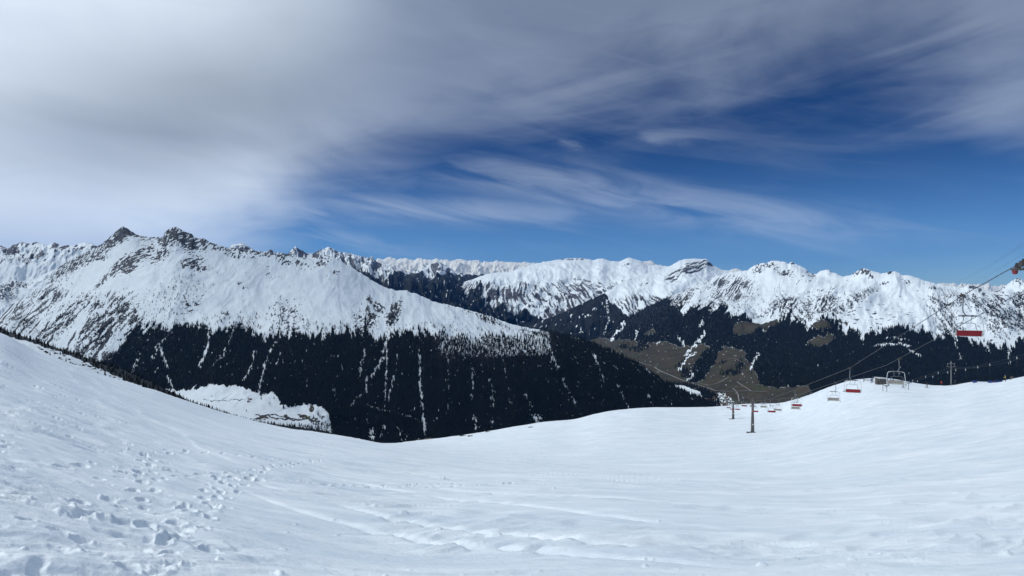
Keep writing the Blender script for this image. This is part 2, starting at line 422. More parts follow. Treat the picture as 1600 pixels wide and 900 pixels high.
# --- middle range with the tilted rocky peak
def m_L2b(s):
    str_ = ridged((s.fu + fbm(s.U / 30, s.Y / 30, 2, 14) * 5) / 3.4, s.Y / 30, 4, 22, .65) - .6
    face = sstep(s.Y, 450, 466) * sstep(s.U, 930, 965) * (1 - sstep(s.U, 1040, 1100))
    r = .14 + .54 * sstep(-str_, -.12, .14) * face + .15 * sstep(-s.g, 0, .2)
    bl = blobs(s.U, s.Y, [(1082, 419, 42, 10, -24, 1.35), (1104, 410, 14, 9, 10, 1.4), (1056, 430, 22, 8, -30, 1.25), (960, 446, 30, 3, -38, .95), (1005, 444, 16, 4, 0, .8), (1052, 445, 12, 3, 0, .7), (985, 436, 12, 2, -30, .8)])
    capsnow = sstep(s.Y - (poly([(1000, 430), (1050, 418), (1070, 410), (1095, 408), (1102, 405), (1120, 414)], s.px)[None]), -1, 2)
    r = np.maximum(r, bl * (.50 + 1.3 * fbm((s.U + s.Y) / 9, (s.Y + s.U * .45) / 2.6, 5, 72, .65)) * (.3 + .7 * capsnow))
    tb = poly([(800, 505), (850, 495), (900, 474), (945, 457), (950, 462), (965, 480), (985, 500), (1000, 505), (1020, 520), (1040, 500), (1060, 480), (1240, 480)], s.px)[None] + fbm(s.fu / 7, s.Y / 30, 4, 33) * 14 * (s.px[None] > 950)
    wood = sstep(s.Y - tb, -1, 3) * (1 - .85 * np.clip(1.3 - capsule(s.U, s.Y, [(948, 470), (952, 500), (944, 520), (958, 540)], 2.2), 0, 1) * sstep(fbm(s.U / 3, s.Y / 3, 3, 5), -.2, .1))
    wood *= 1 - .8 * sstep(fbm(s.fu / 4, s.Y / 9, 3, 88), .33, .45)
    return mask4(r, None, wood)
L2b = Layer('tilted_peak_range', 800, 1300, 1.0, [(800, 516), (830, 508), (845, 501), (880, 488), (920, 469), (945, 457), (962, 446), (985, 434), (1010, 428), (1040, 419), (1050, 414), (1062, 407), (1070, 405), (1085, 404), (1095, 405), (1104, 404), (1108, 409), (1116, 416), (1130, 422), (1170, 428), (1300, 450)],
            [(800, 8400), (950, 9000), (1075, 11000), (1300, 11000)], [([(800, 530), (900, 510), (1000, 470), (1050, 455), (1300, 480)], [(800, 7700), (950, 8300), (1100, 8800), (1300, 8800)]), ([(800, 590), (1300, 590)], [(800, 6900), (1300, 7200)])],
            .5, 10, 80, (12, 34), (925, 90), M_mid, m_L2b, seed=12, label='middle range with a tilted dark rock summit')

# --- snowy valley head at the far left
def m_L4b(s):
    rid = ridged((s.fu) / 16, s.Y / 20, 5, 61, .6) - .55
    r = .2 + .8 * sstep(-rid, -.1, .1) * (1 - sstep(s.Y, 398, 420)) * .6 + fbm(s.U / 6, s.Y / 4, 4, 3) * .4
    r = np.maximum(r, blobs(s.U, s.Y, [(5, 390, 22, 6, 35, .9), (40, 380, 30, 4, 0, .7), (35, 403, 22, 6, 20, .75), (62, 396, 16, 5, 10, .7), (22, 440, 40, 15, -12, 1.0), (5, 462, 30, 16, -25, .95)]) * (.62 + 1.5 * fbm(s.U / 3.5, s.Y / 3, 5, 77, .65)))
    return mask4(r)
L4b = Layer('valley_head_mountains', -320, 260, 1.2, [(-700, 400), (-500, 360), (-300, 385), (-150, 370), (-60, 390), (-10, 388), (2, 383), (12, 388), (20, 382), (35, 378), (48, 379), (60, 379), (75, 383), (85, 379), (92, 382), (104, 384), (115, 384), (128, 380), (134, 378), (143, 380), (150, 384), (170, 392), (260, 400)],
            [(-700, 8500), (260, 8500)], [([(-700, 430), (260, 440)], [(-700, 7200), (260, 7200)]), ([(-700, 486), (0, 489), (100, 500), (260, 560)], [(-700, 6000), (260, 6000)]), ([(-700, 600), (260, 640)], [(-700, 4300), (260, 4300)])],
            1.6, 12, 190, (26, 30), .6, M_mid, m_L4b, seed=15, label='snowy mountains closing the valley at the far left')

# --- the big mountain on the left with the dark forest
skew4 = lambda U: np.clip((520 - U) / 330, -1.2, 1.35)
crest4 = [(-700, 540), (-200, 520), (0, 492), (20, 474), (40, 462), (60, 445), (80, 428), (100, 412), (125, 399), (145, 388), (158, 382), (170, 372), (180, 362), (188, 356), (193, 354), (200, 357), (210, 364), (218, 368), (228, 370), (240, 370), (250, 372), (255, 370), (257, 364), (264, 357), (270, 355), (275, 354), (281, 358), (292, 363), (300, 366), (303, 371), (312, 373), (320, 373), (330, 379), (342, 384), (355, 387), (370, 388), (390, 391), (410, 394), (440, 398), (470, 402), (490, 405), (505, 404), (512, 401), (520, 402), (530, 407), (545, 415), (560, 424), (580, 437), (600, 448), (620, 454), (636, 454), (650, 459), (680, 472), (720, 481), (760, 492), (800, 507), (830, 513), (850, 517), (900, 528), (950, 546), (1000, 570), (1030, 592), (1070, 612), (1105, 630), (1150, 660), (1300, 700)]
ftop4 = [(-700, 900), (150, 900), (160, 566), (178, 548), (200, 530), (214, 514), (232, 506), (246, 508), (262, 521), (280, 510), (296, 507), (318, 508), (330, 517), (352, 519), (372, 509), (388, 509), (402, 520), (430, 522), (500, 523), (520, 518), (555, 516), (572, 512), (590, 528), (602, 523), (616, 517), (628, 516), (642, 523), (680, 520), (710, 523), (800, 525), (825, 520), (845, 516), (870, 512), (900, 518), (950, 534), (1050, 590), (1110, 620), (1300, 690)]
fbot4 = [(-700, 560), (160, 578), (200, 596), (235, 603), (262, 606), (278, 610), (300, 610), (330, 601), (352, 603), (375, 602), (386, 607), (404, 614), (428, 612), (440, 630), (452, 636), (475, 630), (492, 634), (508, 642), (515, 655), (524, 700), (560, 760), (1300, 760)]
chutes = [([(606, 522), (599, 548), (598, 560), (587, 580), (580, 590)], 2.6, 1), ([(568, 545), (571, 556), (563, 570), (563, 590)], 2.0, .8), ([(655, 545), (656, 590), (658, 620), (662, 650), (665, 686)], 2.0, 1),
          ([(621, 555), (618, 580), (612, 605), (607, 625)], 1.6, .9), ([(605, 540), (604, 580), (602, 610), (601, 640)], 1.5, .9), ([(572, 590), (573, 612), (560, 618), (545, 636)], 2.0, .8),
          ([(430, 534), (420, 550), (414, 570), (410, 590), (403, 615)], 2.2, .9), ([(566, 630), (600, 642), (640, 650), (664, 658)], 1.7, .75), ([(738, 572), (740, 600), (737, 622)], 2.0, .8),
          ([(765, 590), (769, 612), (771, 632)], 3.0, .7), ([(857, 545), (864, 562), (872, 578)], 3.2, .9), ([(880, 592), (884, 602), (894, 620), (900, 635)], 2.0, .9), ([(925, 548), (933, 565), (945, 600)], 1.6, .7),
          ([(1013, 615), (1019, 632)], 2.0, .9), ([(326, 512), (325, 540), (318, 560), (312, 572)], 2.5, .9), ([(366, 512), (360, 530), (348, 560), (335, 570)], 1.6, .7), ([(249, 540), (256, 560), (262, 576)], 2.2, .9),
          ([(260, 584), (264, 594), (270, 606)], 2.6, .8), ([(214, 560), (208, 580)], 3.0, .8), ([(398, 548), (392, 575), (380, 592)], 1.8, .8), ([(581, 672), (581, 684)], 4.0, 1), ([(600, 668), (594, 684)], 3.0, .9),
          ([(740, 645), (745, 672)], 3.0, .8), ([(770, 655), (765, 675)], 2.0, .8), ([(835, 650), (843, 664)], 4.0, .9), ([(270, 520), (252, 538), (236, 560)], 2.5, .7), ([(1055, 640), (1040, 620)], 1.2, .6), ([(620, 666), (630, 690)], 1.4, .8), ([(642, 660), (634, 686)], 1.4, .8),
          ([(700, 560), (702, 620), (697, 650)], 1.2, .5), ([(780, 540), (790, 580), (800, 640)], 1.3, .5), ([(480, 540), (476, 580)], 1.2, .4), ([(455, 560), (450, 600)], 1.2, .4), ([(520, 600), (528, 640)], 1.6, .5), ([(820, 620), (850, 660)], 2, .6), ([(965, 600), (985, 640)], 1.6, .5), ([(440, 660), (560, 664)], .1, .1)]
def dens4(U, Y):
    flw = U + skew4(U) * (Y - 520); wob = fbm(U / 9, Y / 9, 4, 91) * 8 + fbm(U / 3, Y / 5, 3, 92) * 4 + fbm(flw / 6, Y / 60, 3, 84) * 20
    d = sstep(Y + wob - poly(ftop4, U), -3, 6) * (1 - sstep(Y + fbm(U / 7, Y / 7, 4, 93) * 5 - poly(fbot4, U), -2, 2))
    # thinner larch belt at the upper right
    thinb = sstep(U, 640, 700) * (1 - sstep(U, 850, 880)) * (1 - sstep(Y, 545, 585))
    d *= 1 - .5 * thinb
    crn = blobs(U, Y, [(815, 520, 36, 16, 20, 1.0), (835, 535, 24, 14, 30, .7)]); d *= 1 - .8 * crn * sstep(fbm(U / 5, Y / 7, 3, 94), -.25, .1)
    for pts, w, k in chutes:
        c = capsule(U + fbm(U / 6, Y / 8, 3, 95) * 3, Y, pts, w * 1.35)
        d *= 1 - min(1, k) * (1 - sstep(c + 1.1 * fbm(U / 2.2, Y / 4.5, 3, 89) + .5 * sstep(fbm(U / 14, Y / 9, 3, 87), -.1, .3), .3, 1.1))
    fl = U + skew4(U) * (Y - 520)
    ch = ridged(fl / 15, Y / 110, 3, 96); lst = sstep(ch, .86, .93) * sstep(fbm(U / 12, Y / 16, 3, 97), 0.0, .22)
    d *= 1 - .85 * lst
    d *= 1 - .9 * sstep(fbm(fl / 2.6, Y / 9, 3, 98), .43, .52)
    # left flank: mixed open wood
    open_ = 1 - sstep(U + (Y - 560) * .4, 215, 262)
    d *= 1 - .28 * open_ * sstep(fbm(fl / 6, Y / 16, 3, 99), -.1, .2)
    return d
def dens4_open(U, Y):
    """scattered trees and groves above and left of the forest"""
    fl = U + skew4(U) * (Y - 520)
    b_ = blobs(U, Y, [(180, 490, 34, 26, -38, .95), (200, 500, 22, 30, -40, .9), (60, 475, 60, 20, -48, .55), (40, 485, 30, 12, -30, .8), (150, 530, 60, 16, -40, .75), (122, 555, 26, 14, -38, .6), (135, 475, 30, 12, -10, .5), (270, 470, 60, 26, -45, .3), (100, 500, 50, 12, -45, .8), (445, 495, 26, 22, 60, .35), (575, 495, 14, 22, 0, .6), (614, 492, 8, 22, 25, .7), (765, 498, 50, 9, 22, .5), (820, 512, 40, 8, 18, .6), (680, 512, 60, 6, 0, .35), (480, 512, 110, 6, 0, .4), (360, 500, 60, 10, 0, .25)])
    return np.clip(b_ * sstep(fbm(fl / 6, Y / 18, 4, 101), -.22, .2) * 1.9, 0, 1) * (Y < poly(ftop4, U) + 4) * sstep(Y - poly(crest4, U), 2, 6)
rocks4 = [(192, 364, 15, 9, -38, 1.25), (205, 361, 14, 6, 30, 1.1), (172, 380, 16, 6, -38, 1.0), (150, 396, 24, 6, -40, .85), (120, 410, 26, 8, -42, .9), (95, 425, 26, 6, -42, .8), (75, 430, 14, 5, -42, .6), (155, 400, 12, 4, -10, .8), (270, 367, 15, 12, 0, 1.1), (292, 374, 20, 12, 30, 1.0), (257, 376, 8, 10, 0, 1.0), (310, 378, 18, 8, 20, .8), (202, 412, 17, 12, -30, .95), (185, 416, 16, 7, -45, .95), (225, 395, 18, 9, -30, .8), (160, 437, 16, 4, -48, .85), (252, 398, 18, 7, -40, .85), (232, 372, 14, 5, 0, .6), (300, 408, 15, 8, -20, .9), (314, 416, 10, 5, 15, .8), (368, 398, 18, 5, 15, .6), (340, 386, 18, 4, 15, .6), (445, 408, 14, 5, 20, .6), (470, 412, 14, 6, 20, .6), (502, 412, 12, 5, -25, .75), (524, 428, 6, 4, 30, .75), (398, 401, 8, 4, -20, .6),
          (578, 468, 4, 7, -25, .95), (591, 480, 10, 5, 35, .85), (579, 498, 10, 10, 0, .85), (615, 490, 9, 16, 30, .9), (562, 505, 8, 14, -30, .7), (448, 495, 24, 20, 60, .5), (430, 432, 10, 4, 0, .4), (352, 490, 4, 4, 0, .9), (298, 475, 20, 12, -40, .45), (376, 447, 12, 5, 20, .5), (763, 498, 18, 5, 20, .75), (738, 487, 14, 3, 20, .6), (135, 380, 14, 8, -30, .7)]
def m_L4(s):
    U, Y, fu = s.U, s.Y, s.fu
    hf = fbm(fu / 5.5, Y / 6, 5, 111, .62); st2 = ridged((fu + fbm(U / 20, Y / 20, 2, 5) * 6) / 11, Y / 50, 4, 112, .6) - .6
    hf2 = fbm((fu + Y * .3) / 3.2, Y / 4.0, 4, 115, .7); r = np.maximum(.04, rocky(blobs(U, Y, rocks4, 1.42), hf * .5 + hf2 * 1.05, k=1.2))
    # sparse rock lines on the open slope and along the crest
    r = np.maximum(r, .95 * sstep(fbm(fu / 4, Y / 12, 4, 113), .36, .5) * sstep(fbm(U / 50, Y / 40, 3, 114), .0, .3))
    r = np.maximum(r, .75 * sstep(-st2 + hf2 * .35, .06, .2) * (1 - sstep(U, 150, 330)) * sstep(Y, 425, 470))
    crestrock = (1 - sstep(Y - poly(crest4, U), 0, 13)) * (1 - sstep(U, 430, 520)) * (U > 90)
    r = np.maximum(r, np.maximum(0, rocky(crestrock * .85, hf * .5 + hf2 * 1.0)))
    d = dens4(U, Y); d2 = dens4_open(U, Y)
    # a stream and field tracks on the snowy floor
    tr = np.minimum.reduce([capsule(U + fbm(U / 9, Y / 9, 3, 71) * 4, Y + fbm(U / 11, Y / 9, 3, 72) * 4, p, w) for p, w in [([(18, 511), (44, 512), (58, 517), (61, 523)], .55), ([(318, 626), (360, 625), (384, 624)], .5), ([(345, 624), (362, 612)], .4), ([(400, 650), (416, 651), (440, 654), (470, 655), (500, 662)], 1.2), ([(400, 655), (430, 646), (455, 655)], 1.0)]])
    r = np.maximum(r, .9 * (1 - sstep(tr, .6, 1.3)))
    md = np.maximum(0, blobs(U, Y, [(487, 640, 5, 7, 0, 1.0), (476, 653, 14, 5, 25, 1.0), (410, 653, 14, 4, 0, .9), (492, 658, 8, 4, 0, .7)]) * (.8 + .8 * fbm(U / 4, Y / 3, 3, 7)))
    wood = np.maximum(sstep(d, .35, .7) * .72, sstep(d2, .3, .8) * .55)  # darkens ground under dense trees: litter, plus canopy shade put into the colour
    return mask4(r, md, wood)
L4 = Layer('forested_mountain', -320, 1220, 1.0, crest4,
           [(-700, 5200), (150, 5100), (300, 4700), (500, 4400), (640, 4050), (850, 3500), (1110, 3200), (1300, 3000)],
           [([(-700, 556), (0, 497), (60, 497), (110, 480), (165, 470), (240, 475), (300, 498), (400, 516), (620, 517), (720, 524), (800, 535), (850, 545), (950, 575), (1050, 622), (1300, 720)], [(-700, 4900), (100, 4300), (300, 3600), (500, 3400), (850, 3200), (1110, 3050), (1300, 2900)]),
            ([(-700, 580), (0, 503), (60, 520), (110, 540), (165, 562), (270, 606), (330, 606), (400, 622), (470, 640), (515, 658), (600, 694), (850, 694), (1110, 680), (1300, 760)], [(-700, 4500), (60, 4150), (165, 3500), (400, 2850), (600, 2650), (1110, 2850), (1300, 2800)]),
            ([(-700, 760), (200, 720), (500, 740), (1300, 820)], [(-700, 2600), (300, 2250), (600, 2200), (1300, 2400)])],
           1.1, 9, 34, (34, 75), (540, 260), M_near, m_L4, seed=31, calm=2.0, label='big snowy mountain with rocky summits and a dark forest belt')

# --- the mountain on the right, meadows and valley floor below it
crest3 = [(860, 530), (920, 533), (940, 526), (960, 513), (975, 500), (1010, 480), (1050, 462), (1085, 447), (1110, 436), (1130, 428), (1150, 424), (1168, 423), (1178, 415), (1186, 412), (1196, 411), (1205, 408), (1222, 408), (1232, 412), (1236, 409), (1246, 414), (1258, 420), (1268, 427), (1275, 428), (1283, 422), (1292, 421), (1300, 425), (1318, 432), (1330, 430), (1340, 423), (1348, 419), (1356, 421), (1366, 425), (1376, 427), (1388, 425), (1398, 424), (1408, 429), (1424, 431), (1440, 437), (1455, 441), (1480, 446), (1500, 449), (1512, 446), (1520, 446), (1530, 449), (1545, 456), (1560, 455), (1572, 446), (1582, 438), (1590, 435), (1600, 438), (1640, 425), (1700, 440), (1800, 430), (2000, 445), (2300, 460)]
ftop3 = [(860, 525), (920, 520), (940, 515), (975, 485), (1010, 465), (1040, 455), (1047, 470), (1055, 478), (1068, 485), (1080, 482), (1100, 482), (1130, 485), (1142, 496), (1160, 496), (1176, 502), (1190, 512), (1200, 512), (1210, 500), (1228, 488), (1250, 500), (1256, 514), (1272, 510), (1300, 500), (1320, 515), (1345, 524), (1362, 520), (1384, 516), (1420, 515), (1450, 517), (1456, 529), (1470, 526), (1484, 524), (1500, 528), (1520, 531), (1545, 537), (1562, 543), (1582, 545), (1590, 528), (1600, 528), (1700, 510), (2300, 540)]
meadows = [[(925, 526), (950, 529), (985, 531), (1012, 536), (1040, 534), (1056, 541), (1085, 540), (1100, 536), (1108, 542), (1095, 556), (1085, 565), (1070, 590), (1080, 600), (1100, 592), (1112, 575), (1130, 541), (1165, 549), (1165, 560), (1178, 575), (1186, 600), (1215, 606), (1265, 603), (1268, 612), (1240, 640), (1180, 680), (1000, 680), (900, 600)],
           [(1142, 517), (1150, 509), (1180, 505), (1210, 498), (1222, 502), (1200, 509), (1175, 520), (1150, 523)], [(1260, 541), (1266, 532), (1300, 523), (1304, 529), (1292, 538), (1280, 543)], [(1266, 512), (1285, 505), (1300, 514), (1285, 522)], [(1005, 518), (1021, 512), (1022, 517), (1012, 521)]]
snow3 = [([(1098, 503), (1095, 512)], 2.0), ([(1100, 530), (1088, 545), (1078, 552)], 0.1), ([(1095, 538), (1085, 549), (1072, 557)], 0.1), ([(1102, 520), (1094, 530), (1081, 543), (1070, 556)], 2.2), ([(1062, 528), (1069, 541)], 1.6), ([(1086, 552), (1075, 558), (1061, 577)], 2.6), ([(1079, 578), (1083, 588), (1074, 593)], 2.6), ([(975, 500), (972, 512), (960, 522), (955, 532)], 1.6), ([(996, 512), (994, 525)], 1.8), ([(1184, 552), (1179, 566), (1174, 576)], 2.6), ([(1370, 540), (1395, 538), (1418, 540)], 2.6), ([(1420, 548), (1437, 555)], 2.2), ([(1490, 530), (1497, 548), (1503, 562)], 1.6), ([(1543, 549), (1552, 553)], 2.4), ([(1576, 550), (1578, 572)], 1.4), ([(1385, 527), (1420, 531)], 1.2), ([(1030, 533), (1025, 540)], .8)]
def in_meadow(U, Y):
    Uw = U + fbm(U / 10, Y / 8, 4, 120) * 7; Yw = Y + fbm(U / 9, Y / 7, 4, 121) * 5
    m = np.zeros(U.shape, bool)
    for p in meadows: m |= inpoly(Uw, Yw, p)
    return m
groves = [(975, 541, 10, 4, 0, 1), (995, 545, 14, 5, 0, 1), (1005, 540, 10, 5, 0, 1), (1072, 583, 9, 9, -60, 1), (1140, 583, 14, 5, 0, .9), (1103, 570, 4, 4, 0, .8), (1155, 572, 8, 8, 0, .7), (1130, 566, 8, 3, 0, .6), (1064, 570, 10, 4, -40, .6), (1210, 590, 20, 8, 0, .5)]
FIELD = [(1052, 601), (1068, 602), (1094, 612), (1098, 621), (1080, 616), (1056, 608)]
WOODB = [(1050, 597), (1075, 599), (1100, 608), (1120, 616), (1126, 640), (1090, 640), (1050, 610)]
def dens3(U, Y):
    wob = fbm(U / 8, Y / 8, 4, 122) * 8 + fbm(U / 3, Y / 5, 3, 123) * 4 + fbm((1385 + (U - 1385) / (1 + np.maximum(Y - 430, 0) / 240)) / 6, Y / 50, 3, 83) * 20
    d = sstep(Y + wob - poly(ftop3, U), -3, 6)
    d *= ~in_meadow(U, Y)
    gv = blobs(U, Y, groves) * in_meadow(U, Y)
    d = np.maximum(d, gv * 1.1 * sstep(fbm(U / 4, Y / 3, 3, 124), -.4, .2))
    for pts, w in snow3:
        if w > .2: d *= sstep(capsule(U + fbm(U / 5, Y / 6, 3, 125) * 6, Y + fbm(U / 6, Y / 5, 3, 126) * 4, pts, w * .85) + 1.5 * fbm(U / 2.4, Y / 3, 3, 86), .5, 1.3)
    d *= 1 - .9 * sstep(fbm(U / 2.4, Y / 4.5, 3, 127), .5, .58)
    d = np.where(inpoly(U + fbm(U / 6, Y / 6, 3, 8) * 3, Y + fbm(U / 6, Y / 6, 3, 9) * 2, WOODB), 1.0, d); d = np.where(inpoly(U, Y, FIELD), 0.0, d)
    return d
def open3(U, Y):
    fl = U - .9 * (Y - 480)
    b_ = blobs(U, Y, [(1170, 480, 40, 20, 0, .2), (1232, 480, 14, 26, -30, .8), (1257, 492, 10, 34, 10, .95), (1290, 478, 10, 26, 24, .8), (1330, 476, 34, 8, -38, .95), (1350, 462, 24, 6, -35, .9), (1262, 500, 55, 7, -33, .85), (1225, 470, 16, 6, -35, .5), (1210, 478, 40, 4, -28, .8), (1475, 495, 16, 34, -28, .95), (1462, 482, 8, 20, -35, .9), (1478, 477, 16, 4, 0, .7), (1485, 515, 22, 18, 20, .9), (1540, 482, 38, 10, 38, .95), (1565, 500, 30, 12, 40, .85), (1590, 500, 20, 24, -30, .8), (1598, 475, 14, 20, -40, .7), (1120, 480, 24, 22, -40, .6), (1070, 461, 36, 7, -27, .95), (1125, 486, 40, 8, 0, .7), (1430, 523, 26, 8, 0, .9), (1365, 525, 18, 6, 0, .8), (1560, 520, 20, 8, 30, .5)])
    return np.clip(b_ * sstep(fbm(fl / 5, Y / 12, 4, 131), -.25, .18) * 1.9, 0, 1)
def m_L3(s):
    U, Y, fu = s.U, s.Y, s.fu
    hf = fbm(fu / 5, Y / 5, 5, 141, .62)
    rb = [(1186, 420, 14, 8, -40, .8), (1205, 416, 14, 8, 20, .75), (1228, 428, 12, 5, 0, .85), (1237, 412, 7, 3, 0, .8), (1268, 428, 8, 7, 60, .8), (1250, 440, 10, 3, -40, .6), (1272, 434, 6, 4, 0, .7), (1296, 425, 8, 4, 40, .6), (1348, 422, 16, 5, 10, .85), (1335, 428, 12, 3, -20, .7), (1358, 428, 10, 4, 30, .7), (1391, 426, 8, 3, 0, .85), (1383, 439, 7, 3, 0, .8), (1418, 440, 10, 3, 20, .75), (1460, 453, 9, 4, 0, .8), (1520, 448, 9, 4, 0, 1.0), (1530, 452, 4, 7, -20, .9), (1537, 460, 3, 4, 0, .9), (1562, 452, 10, 3, -30, .8), (1590, 438, 10, 9, 0, .7), (1480, 478, 14, 3, 0, .8), (1284, 454, 8, 3, 0, .7), (1322, 440, 6, 3, -40, .6), (1600, 470, 12, 18, -40, .75)]
    hf2 = fbm(fu / 2.6, Y / 2.8, 4, 147, .7); r = np.maximum(.04, rocky(blobs(U, Y, rb, 1.2), hf * .5 + hf2 * .8, k=1.1))
    # thin terraces of bare ground on the broad slope
    ter = sstep(fbm((U + Y * .3) / 13, (Y + U * .10) / 2.6, 4, 142), .2, .36) * blobs(U, Y, [(1350, 490, 75, 34, 0, 1), (1400, 500, 60, 26, 0, .8), (1320, 470, 60, 26, 0, .6), (1550, 520, 60, 30, 0, .7)])
    r = np.maximum(r, .95 * ter)
    gl = ridged((fu + fbm(U / 12, Y / 12, 2, 4) * 4) / 4.2, Y / 24, 4, 143, .65)
    r = np.maximum(r, .85 * sstep(1 - gl, .32, .46) * blobs(U, Y, [(1140, 450, 60, 34, 0, .8), (1060, 470, 40, 20, -20, .9), (1230, 430, 30, 14, 0, .6), (1570, 485, 50, 40, 0, .9), (1225, 478, 40, 20, -20, .85), (1290, 480, 30, 24, 10, .85), (1500, 470, 60, 20, 30, .7)]))
    r = np.maximum(r, .9 * sstep(fbm(fu / 4, Y / 7, 4, 144), .36, .48) * (Y < poly(ftop3, U)) * sstep(fbm(U / 40, Y / 22, 3, 148), .02, .25))
    d = dens3(U, Y); d2 = open3(U, Y)
    md = np.maximum(in_meadow(U, Y) * 1.0, blobs(U, Y, [(1045, 487, 16, 9, -40, .95), (1065, 474, 22, 5, -35, .8), (1200, 508, 30, 9, -20, .95), (1310, 508, 26, 8, -10, .7), (1450, 545, 10, 4, 20, .7), (1412, 553, 12, 3, 0, .8), (1494, 545, 5, 18, -20, .6), (1560, 549, 6, 5, 0, .6)]) * (.75 + fbm(U / 5, Y / 4, 4, 3)))
    sn = np.zeros(U.shape)
    for pts, w in snow3:
        if w > .2: sn = np.maximum(sn, 1 - sstep(capsule(U + fbm(U / 5, Y / 6, 3, 125) * 6, Y + fbm(U / 6, Y / 5, 3, 126) * 4, pts, w * .7) + 1.3 * fbm(U / 2.4, Y / 3, 3, 86), .6, 1.2))
    sn = np.maximum(sn, sstep(fbm(U / 3.2, Y / 2.4, 3, 145), .5, .56) * (Y > 530) * (Y < 650))
    sn = np.maximum(sn, inpoly(U + fbm(U / 7, Y / 7, 3, 6) * 4, Y + fbm(U / 7, Y / 7, 3, 7) * 3, [(1114, 615), (1130, 614), (1142, 622), (1150, 628), (1146, 640), (1120, 650)]) * (.5 + fbm(U / 2.5, Y / 2, 3, 146) * 1.6))
    sn = np.where(inpoly(U, Y, FIELD), 1.0, sn)
    md = md * (1 - np.clip(sn, 0, 1))
    wood = np.maximum(sstep(d, .3, .6) * .8, sstep(d2, .3, .8) * .5) * (1 - np.clip(sn, 0, 1))  # ground below the trees dark: litter with their shade painted in
    return mask4(np.where(sn > .5, 0, r), md, wood)
L3 = Layer('valley_mountain', 860, 1920, 1.0, crest3,
           [(860, 7600), (1130, 8200), (1230, 7600), (1350, 6600), (1600, 5600), (2300, 5000)],
           [([(860, 548), (940, 540), (1000, 505), (1060, 482), (1130, 468), (1200, 470), (1400, 470), (2300, 480)], [(860, 7000), (1130, 6600), (1350, 5600), (2300, 4300)]),
            ([(860, 562), (1000, 548), (1130, 542), (1250, 545), (1400, 540), (2300, 560)], [(860, 6300), (1130, 5200), (1350, 4500), (2300, 3500)]),
            ([(860, 600), (1130, 590), (1300, 600), (2300, 640)], [(860, 5000), (1130, 4500), (1300, 3800), (2300, 2800)]),
            ([(860, 700), (2300, 760)], [(860, 3500), (1130, 3300), (2300, 2000)])],
           1.2, 10, 84, (36, 58), (1385, 240), M_mid, m_L3, seed=44, calm=1.6, label='snowy mountain on the right above brown valley meadows')

# --- our own mountain's lower flank: forest edge seen over the snow on the left
y5 = [(-700, 470), (-200, 492), (-60, 505), (0, 514), (50, 530), (100, 547), (165, 569), (200, 580), (267, 612), (300, 628), (375, 653), (400, 659), (500, 672), (560, 688), (620, 705)]
y5b = [(-700, 480), (-200, 505), (-60, 518), (0, 524), (50, 536), (100, 553), (160, 578), (200, 596), (240, 612), (300, 645), (420, 690), (620, 740)]
def m_L5(s):
    U, Y = s.U, s.Y
    w = 1 - sstep(Y - poly(y5b, U) + fbm(U / 14, Y / 6, 4, 151) * 5, -2, 1)
    return mask4(.1 + 0 * U, None, w * .9)  # tree strip floor dark: litter and painted shade together
L5 = Layer('forest_flank', -320, 640, 1.0, y5, [(-700, 1100), (0, 1150), (400, 1400), (640, 1500)],
           [(y5b, [(-700, 700), (0, 700), (400, 850), (640, 1100)]), ([(a, b_ + 34) for a, b_ in y5b], [(-700, 420), (0, 430), (400, 560), (640, 800)]), ([(a, b_ + 160) for a, b_ in y5b], [(-700, 330), (0, 330), (400, 430), (640, 600)])],
           .8, 30, 3.0, (60, 60), 0, M_near, m_L5, seed=55, back=(900, .5), label='forested flank just below the snow edge on the left', rowpx=.8)

